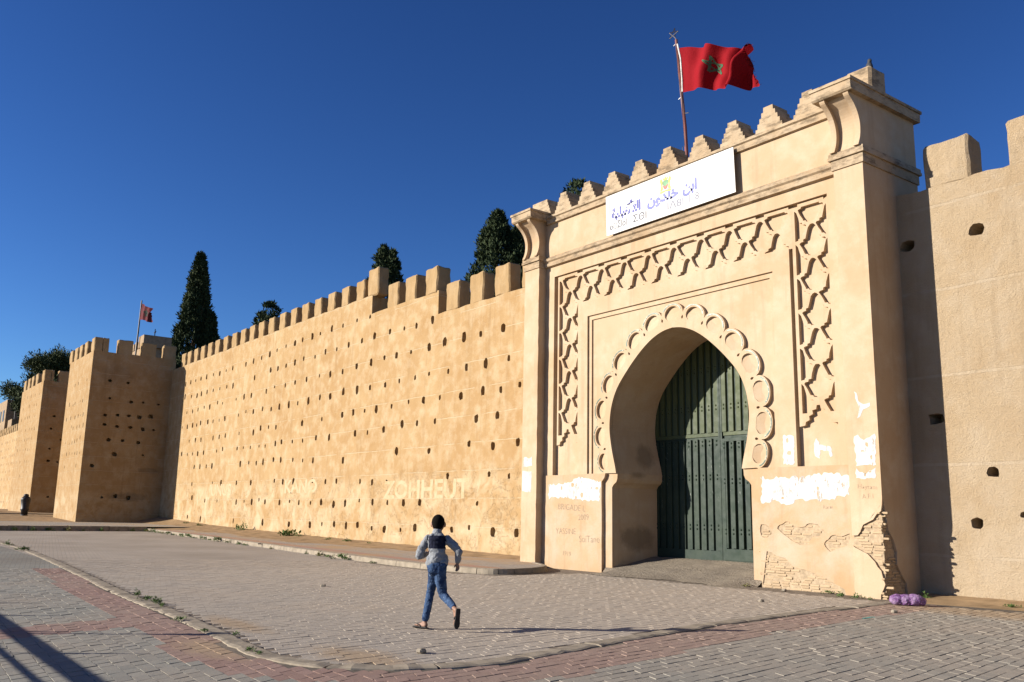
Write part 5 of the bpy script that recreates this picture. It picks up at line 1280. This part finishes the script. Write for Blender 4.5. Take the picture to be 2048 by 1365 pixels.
# litter and stones on the paving
lit = simple('grey_stone', (0.25, 0.21, 0.16)); rr = random.Random(77)
for (x, y, l_) in ((-18.0, 8.6, 'small dark stone on the roadway left of the boy'), (-9.05, 15.2, 'small pebble near the foot of the right pilaster'), (-11.5, 14.7, 'pale flat stone on the roadway before the right pilaster'), (-12.9, 17.3, 'stone lying against the brick foot right of the arch'), (-9.1, 5.6, 'small pale pebble on the roadway near the kerb corner')):
    bm = rough_box(.11, .09, .06, rr.random() * 50, .02, 1, .02); o = link('stone', bm_mesh(bm, 'stone', lit), None, (x, y, W(x) - .005), (0, 0, rr.uniform(0, 3))); tag(o, l_, 'stone')
mb = MB(); mb.plate(ragged([(-.11, -.02), (.10, -.03), (.12, .02), (-.09, .03)], .006, .03, 4), [], 0, .006, lambda a, b, d: (a, b, d + .012 * math.sin(a * 20) + .012)); o = mb.build('plastic_scrap', simple('turquoise_plastic', (0.12, 0.36, 0.30), .4), None, False, (-8.72, 13.87, .002), (0, 0, R(55))); tag(o, 'strip of turquoise plastic lying on the pavement at the right', 'litter')

# ================================================================== WEEDS
wm_ = leaf_mat('weed_green', (0.05, 0.10, 0.022), (0.11, 0.16, 0.05)); wmd = leaf_mat('dry_weed', (0.12, 0.13, 0.045), (0.2, 0.17, 0.07))
rr = random.Random(50); wmesh = []
for k in range(6):
    cs = [((rr.gauss(0, .11), rr.gauss(0, .07), abs(rr.gauss(0, .07)) + .02), .07) for _ in range(9)]
    V = leaf_clumps(cs, 13, .085, rr, up=.9); V[:, 2] = np.maximum(V[:, 2], -0.01)
    o = leaves_obj('weed', V, wm_ if k < 5 else wmd, None); wmesh.append(o.data); bpy.data.objects.remove(o)
def weed(x, y, z, s, label, group):
    o = link('weed', wmesh[rr.randrange(6)], None, (x, y, z), (0, 0, rr.uniform(0, 6))); s *= .55; o.scale = (s * rr.uniform(.8, 1.3), s * rr.uniform(.8, 1.3), s * rr.uniform(.6, 1.0)); return tag(o, label, 'weed', group)
for (x, s) in ((-53.6, 1.6), (-52.9, 2.0), (-52.0, 1.7), (-51.0, 1.5), (-50.2, 1.0), (-48.9, 1.5), (-47.9, 1.1), (-46.7, 1.3), (-45.7, 1.7), (-44.9, .9), (-44.3, .8), (-42.9, 1.6), (-42.1, .9), (-40.8, 1.9), (-39.3, 1.1), (-37.9, 1.1), (-37.1, 1.0), (-34.2, .8), (-30.6, .7), (-29.3, 1.4), (-28.7, 1.1), (-27.7, 1.9), (-27.2, 1.3), (-25.4, .7)):
    k = 0
    while k < len(SKs) - 2 and not (SKs[k].x <= x <= SKs[k + 1].x): k += 1
    yk = SKs[k].y + (SKs[k + 1].y - SKs[k].y) * (x - SKs[k].x) / (SKs[k + 1].x - SKs[k].x)
    weed(x, yk - .10, W(x) - .01, s, 'low green weed tuft at the foot of the raised kerb below the long wall', 'weeds along the raised kerb')
for k in range(9): weed(-53.75 + rr.uniform(-.1, .1), 14 - k * .85, .25, rr.uniform(1.0, 2.0), 'weed clump at the foot of the terrace kerb under the towers', 'weeds along the terrace kerb')
for (x, y, s) in ((-33.84, 5.45, 1.5), (-17.2, 4.62, .9), (-16.4, 4.63, 1.0), (-15.7, 4.55, 1.0), (-15.2, 4.5, .6), (-13.26, 4.2, .75), (-11.94, 4.1, .55), (-10.05, 3.98, .5), (-9.85, 4.0, .35), (-11.45, 4.32, .5), (-37.6, 5.5, 1.2)):
    weed(x, y, W(x) + .01, s, 'small weed growing in the flush kerb at the left', 'weeds in the flush kerb')
for (x, y, s) in ((-48.9, 18.3, 3.0), (-58.7, 18.4, 1.2), (-55.4, 18.2, 1.6), (-43.9, 18.4, 1.4), (-41.1, 18.3, 1.6), (-39.0, 18.4, 1.2), (-37.8, 18.2, 1.6), (-36.0, 18.2, 1.8), (-34.2, 18.3, 1.2)):
    z = wall_base(x) - .06; weed(x, y, z, s, 'green weed on the earth bank against the long wall', 'weeds against the long wall')
weed(-42.0, 18.2, .26, 4.2, 'largest leafy weed against the foot of the long wall', None)
for (x, y, s, l_) in ((-14.15, 17.55, .85, 'weed at the right foot of the arch opening'), (-12.1, 17.72, .9, 'weed clump at the brick foot right of the arch'), (-11.5, 17.35, .9, 'flat grassy weed before the right pilaster, left one'), (-11.1, 17.25, 1.0, 'flat grassy weed before the right pilaster, middle of three'), (-10.75, 17.2, .6, 'tiny weed touching the corner of the right pilaster'), (-10.2, 18.3, 1.1, 'dark weed in the shade between gatehouse and rough wall'), (-8.4, 18.2, .9, 'weed at the foot of the rough right wall')):
    weed(x, y, .0, s, l_, None)

# ================================================================== THE RUNNING BOY
skin = simple('skin', (0.24, 0.13, 0.085), 0.6, 0.3, var=.1, scale=20)
hair_m = simple('short_black_hair', (0.007, 0.006, 0.005), 0.95, 0.05, scale=60)
grey_k = NT('grey_knit', 0.95, 0.1); Pk = grey_k.obj(); grey_k.done(grey_k.mix(grey_k.ramp(grey_k.noise(Pk, 6, 5), .35, .65), (0.19, 0.20, 0.215), (0.25, 0.26, 0.275)), grey_k.bump(grey_k.math('ADD', grey_k.noise(Pk, 11, 4, .6, 1.0), grey_k.math('MULTIPLY', grey_k.noise(Pk, 140, 2), .3)), .8, .03))
navy = NT('navy_knit', 0.9, 0.1); Pk = navy.obj(); navy.done((0.012, 0.014, 0.028), navy.bump(navy.noise(Pk, 11, 4, .6, 1.0), .8, .03))
den = NT('washed_denim', 0.9, 0.1); Pk = den.obj(); dn = den.noise(Pk, 9, 6, .65, .6)
den.done(den.mix(den.ramp(den.noise(Pk, 26, 6, .75), .60, .70, 0, .75), den.mix(den.ramp(dn, .38, .66), (0.016, 0.032, 0.078), (0.065, 0.11, 0.20)), (0.32, 0.38, 0.45)), den.bump(den.noise(Pk, 16, 5, .6, 1.2), .9, .025))
sole = simple('black_rubber', (0.03, 0.028, 0.027), 0.85, .2)
boy = thing('person', 'boy running away in a grey hoodie with dark back, washed jeans and flip-flops', 'person', (-10.99, 6.76, 0.0))
BR = Vector((0.6007, 0.7992, 0)).normalized(); BD = Vector((-0.7992, 0.6007, 0))
boy.rotation_euler = (0, 0, math.atan2(BR.y, BR.x))          # local x = picture right, y = away, z = up
def c(a, b, ra, rb): return ('c', a, b, ra, rb)
neck, chest, belly, pelv = (.155, .03, 1.27), (.165, .02, 1.13), (.175, 0, .95), (.175, -.01, .83)
shL, shR = (.035, .03, 1.20), (.305, .0, 1.195)
elL, haL = (-.085, .02, .965), (.0, .25, .99)
elR, wrR, = (.475, -.06, 1.035), (.455, -.02, .885)
hpL, knL, anL = (.14, .01, .80), (.088, .13, .49), (.035, -.02, .085)
hpR, knR, anR = (.215, -.02, .79), (.268, .04, .45), (.445, -.24, .30)
head_c = Vector((.165, .07, 1.41))
els = [('e', tuple(head_c), (.090, .102, .118), Matrix.Rotation(R(-8), 3, 'X')), ('e', tuple(head_c + Vector((-.005, .055, -.045))), (.055, .05, .065), I3),
       ('e', tuple(head_c + Vector((-.008, .10, -.02))), (.013, .02, .018), I3), ('e', tuple(head_c + Vector((-.008, .085, -.065))), (.026, .014, .009), I3),
       ('e', tuple(head_c + Vector((-.097, .012, -.012))), (.013, .027, .036), I3), ('e', tuple(head_c + Vector((.097, .012, -.012))), (.013, .027, .036), I3),
       c(neck, tuple(head_c + Vector((0, -.01, -.06))), .052, .048), c(chest, neck, .10, .055), c(belly, chest, .08, .095), c(pelv, belly, .08, .08), c(shL, shR, .05, .05),
       c(shL, elL, .042, .034), c(elL, haL, .034, .024), c(shR, elR, .042, .034), c(elR, wrR, .034, .023),
       c(hpL, knL, .07, .045), c(knL, anL, .046, .030), c(hpR, knR, .065, .040), c(knR, anR, .036, .028)]
# left hand (in front of the chest)
def hand(w, d, side_, up_, thumb_s, s=1.0):
    w = Vector(w); d = Vector(d).normalized(); sd = Vector(side_).normalized(); cu_ = d.cross(sd) * thumb_s; e = []
    e.append(('c', tuple(w + d * .012), tuple(w + d * .045 * s), .021, .022)); e.append(('c', tuple(w + d * .045 * s - sd * .016), tuple(w + d * .045 * s + sd * .018), .014, .014))
    for k, (o_, L) in enumerate(((-.024, .050), (-.008, .060), (.009, .056), (.025, .043))):
        b = w + d * .058 * s + sd * o_; m = b + d * L * .5 + cu_ * .004; t_ = m + d * L * .38 + cu_ * L * .42
        e += [('c', tuple(b), tuple(m), .0088, .0082), ('c', tuple(m), tuple(t_), .0082, .0068)]
    b = w + d * .02 - sd * .02; m = b - sd * .022 + d * .018 + cu_ * .012; t_ = m + d * .024 - sd * .004 + cu_ * .01
    e += [('c', tuple(b), tuple(m), .011, .0095), ('c', tuple(m), tuple(t_), .0095, .0075)]
    return e
els += hand(wrR, (.10, .10, -1.0), (.8, -.6, 0), 0, 1); els += hand(haL, (.45, .8, .25), (0, -.3, 1), 0, 1)
def foot(an, heel, toe, rw=.032):
    an, heel, toe = Vector(an), Vector(heel), Vector(toe); d = (toe - heel).normalized(); b = heel.lerp(toe, .68)
    sd = d.cross((an - heel).normalized()).normalized(); e = [c(tuple(an), tuple(heel + (an - heel) * .25), .030, .030), c(tuple(heel + d * .015), tuple(b), .028, .024), c(tuple(an), tuple(b), .026, .022), c(tuple(b - sd * .022), tuple(b + sd * .022), .018, .018)]
    for k, (o_, L, rr_) in enumerate(((-.03, .05, .012), (-.012, .048, .0095), (.003, .044, .009), (.017, .038, .0085), (.03, .030, .0085))): e.append(c(tuple(b + sd * o_ * .9), tuple(b + sd * o_ + d * L), rr_, rr_ * .9))
    return e, d, sd
fL, dL, sL = foot(anL, (.055, -.05, .045), (-.10, .075, .040)); fR, dR, sR = foot(anR, (.488, -.30, .275), (.475, -.275, .085))
els += fL + fR
body = blob_obj('body', els, skin, boy, .0075, 3)
# hair cap
hm = blob_obj('hair', [('e', tuple(head_c + Vector((0, -.012, .022))), (.093, .102, .110), Matrix.Rotation(R(-8), 3, 'X')), ('e', tuple(head_c + Vector((0, -.04, -.02))), (.079, .066, .074), I3)], hair_m, None, .009, 3, None, True)
bm = bmesh.new(); bm.from_mesh(hm); bmesh.ops.delete(bm, geom=[f for f in bm.faces if (f.calc_center_median() - head_c).y > .062 and (f.calc_center_median() - head_c).z < .055], context='FACES'); bm.to_mesh(hm); bm.free(); link('hair', hm, boy)
# eyes
for sx_ in (-1, 1): 
    mb = MB(); mb.lathe([(0.0, -.009), (.006, -.007), (.009, 0), (.006, .007), (0, .009)], 8, tuple(head_c + Vector((-.006 + sx_ * .030, .095, .005)))); mb.build('eye', hair_m, boy, True)
# hoodie
hd = [c((.165, -.005, 1.14), (.165, .02, 1.21), .118, .098), c((.172, -.005, .95), (.166, -.005, 1.12), .112, .12), c((.095, 0, .93), (.255, 0, .935), .075, .075), c((.085, -.01, .885), (.262, -.01, .89), .074, .074),
      c((.12, -.01, .88), (.225, -.01, .885), .088, .088), c((.06, .02, 1.19), (.28, .01, 1.185), .066, .066), c((.155, .03, 1.25), (.158, .045, 1.315), .075, .066), c((.10, -.06, 1.235), (.225, -.06, 1.235), .048, .048), ('e', (.162, -.095, 1.185), (.085, .04, .075), I3),
      c(shL, (-.045, .02, 1.07), .062, .056), c((-.045, .02, 1.07), elL, .058, .054), c(elL, (-.02, .18, .98), .054, .042), c((-.02, .18, .98), (-.005, .225, .985), .036, .036),
      c(shR, (.415, -.035, 1.11), .062, .056), c((.415, -.035, 1.11), elR, .058, .053), c(elR, (.458, -.025, .925), .053, .042), c((.458, -.025, .925), (.456, -.022, .90), .034, .034)]
ho = blob_obj('hoodie', hd, [grey_k.m, navy.m], boy, .0115, 3)
for v in ho.data.vertices:
    q = v.co * 13; a = mnoise.noise(Vector((q.x, q.y, q.z * 1.8))); v.co += v.normal * (a * .011 + .006 * mnoise.noise(q * 2.3))
for p in ho.data.polygons:
    q = p.center
    if 1.075 < q.z < 1.252 and q.y < .04 and .055 + (1.24 - q.z) * .02 < q.x < .285: p.material_index = 1
mb = MB(); mb.tube([(.03, -.03, 1.24), (.02, -.06, 1.15), (.015, -.085, 1.06)], .006, 5); mb.tube([(.27, -.05, 1.24), (.295, -.08, 1.17)], .006, 5); mb.tube([(-.02, .06, 1.07), (-.10, .05, 1.035), (-.115, .05, 1.03)], .007, 5); mb.build('drawstring', navy.m, boy)
# jeans
je = [c((.13, -.02, .83), (.225, -.02, .835), .094, .094), c((.115, -.01, .845), (.24, -.01, .85), .082, .082), c((.13, -.02, .80), (.222, -.02, .80), .090, .090), c(hpL, (.12, .08, .64), .088, .074), c((.12, .08, .64), knL, .074, .060), c(knL, (.055, .03, .24), .060, .055), c((.055, .03, .24), (.04, -.01, .135), .055, .050),
      c(hpR, (.235, .01, .62), .092, .078), c((.235, .01, .62), knR, .078, .062), c(knR, (.375, -.10, .365), .061, .054), c((.375, -.10, .365), (.425, -.195, .32), .054, .048)]
jo = blob_obj('jeans', je, den.m, boy, .0105, 3)
for v in jo.data.vertices:
    q = v.co * 17; v.co += v.normal * (.007 * mnoise.noise(Vector((q.x, q.y, q.z * 1.6))) + .004 * mnoise.noise(q * 2.6))
# flip-flops
def flipflop(heel, toe, up, d, sd):
    heel, toe = Vector(heel), Vector(toe); n_ = 12; root = bpy.data.objects.new('flip_flop', None); COL.objects.link(root); root.parent = boy
    nrm = sd.cross(d).normalized()
    if nrm.dot(Vector(up)) < 0: nrm = -nrm
    L = (toe - heel).length + .075; st = heel - d * .035 - nrm * .032
    prof_ = [(0, .018), (.05, .033), (.3, .034), (.5, .034), (.75, .043), (.9, .036), (1.0, .012)]
    lft = [(f * L, -w) for f, w in prof_]; rgt = [(f * L, w) for f, w in prof_][::-1]; o_ = smooth_path(lft + rgt, 2, True)
    m_ = MB(); m_.plate(o_, [], 0, .016, lambda a, b, dd: tuple(st + d * a + sd * b + nrm * dd)); m_.build('sole', sole, root)
    m_ = MB(); tp = st + d * L * .80 + nrm * .02
    for s_ in (-1, 1): m_.tube([tp, tp - d * .03 + sd * s_ * .02 + nrm * .032, st + d * L * .48 + sd * s_ * .034 + nrm * .035, st + d * L * .38 + sd * s_ * .035 + nrm * .012], .007, 6)
    m_.build('strap', sole, root)
flipflop((.055, -.05, .045), (-.10, .075, .040), (0, 0, 1), dL, sL); flipflop((.488, -.30, .275), (.475, -.275, .085), (-1, .6, 0), dR, sR)

# ================================================================== RAILING AND LAMP POST BEHIND THE VIEWER (their shadows fall into the picture)
rl_ = thing('iron_railing', 'dark iron railing with spear posts standing just outside the left edge', 'railing', (-14, -0.55, 0))
mb = MB(); mb.box(-7.0, 5.5, -.045, .045, 1.03, 1.11); mb.build('top_rail', MAT['iron'], rl_)
mb = MB(); mb.box(-7.0, 5.5, -.02, .02, .905, .93); mb.build('middle_rail', MAT['iron'], rl_)
for k in range(7):
    mb = MB(); mb.tube([(-6.9 + k * 2.06, 0, 0), (-6.9 + k * 2.06, 0, 1.12)], .022, 6); mb.tube([(-6.9 + k * 2.06, 0, 1.12), (-6.9 + k * 2.06, 0, 1.42)], [.045, .006], 6); mb.build('railing_post', MAT['iron'], rl_)

lp = thing('lamp_post', 'short black garden lamp post standing outside the left edge beside the railing', 'lamp post', (-15.15, -1.6, 0))
mb = MB(); mb.lathe([(.07, 0), (.07, .2), (.035, .26), (.03, 2.0), (.05, 2.05)], 12); mb.build('post', MAT['iron'], lp, True)
mb = MB(); mb.lathe([(.05, 2.05), (.09, 2.2), (.09, 2.32), (.0, 2.42)], 12); mb.build('lamp_head', MAT['iron'], lp, True)
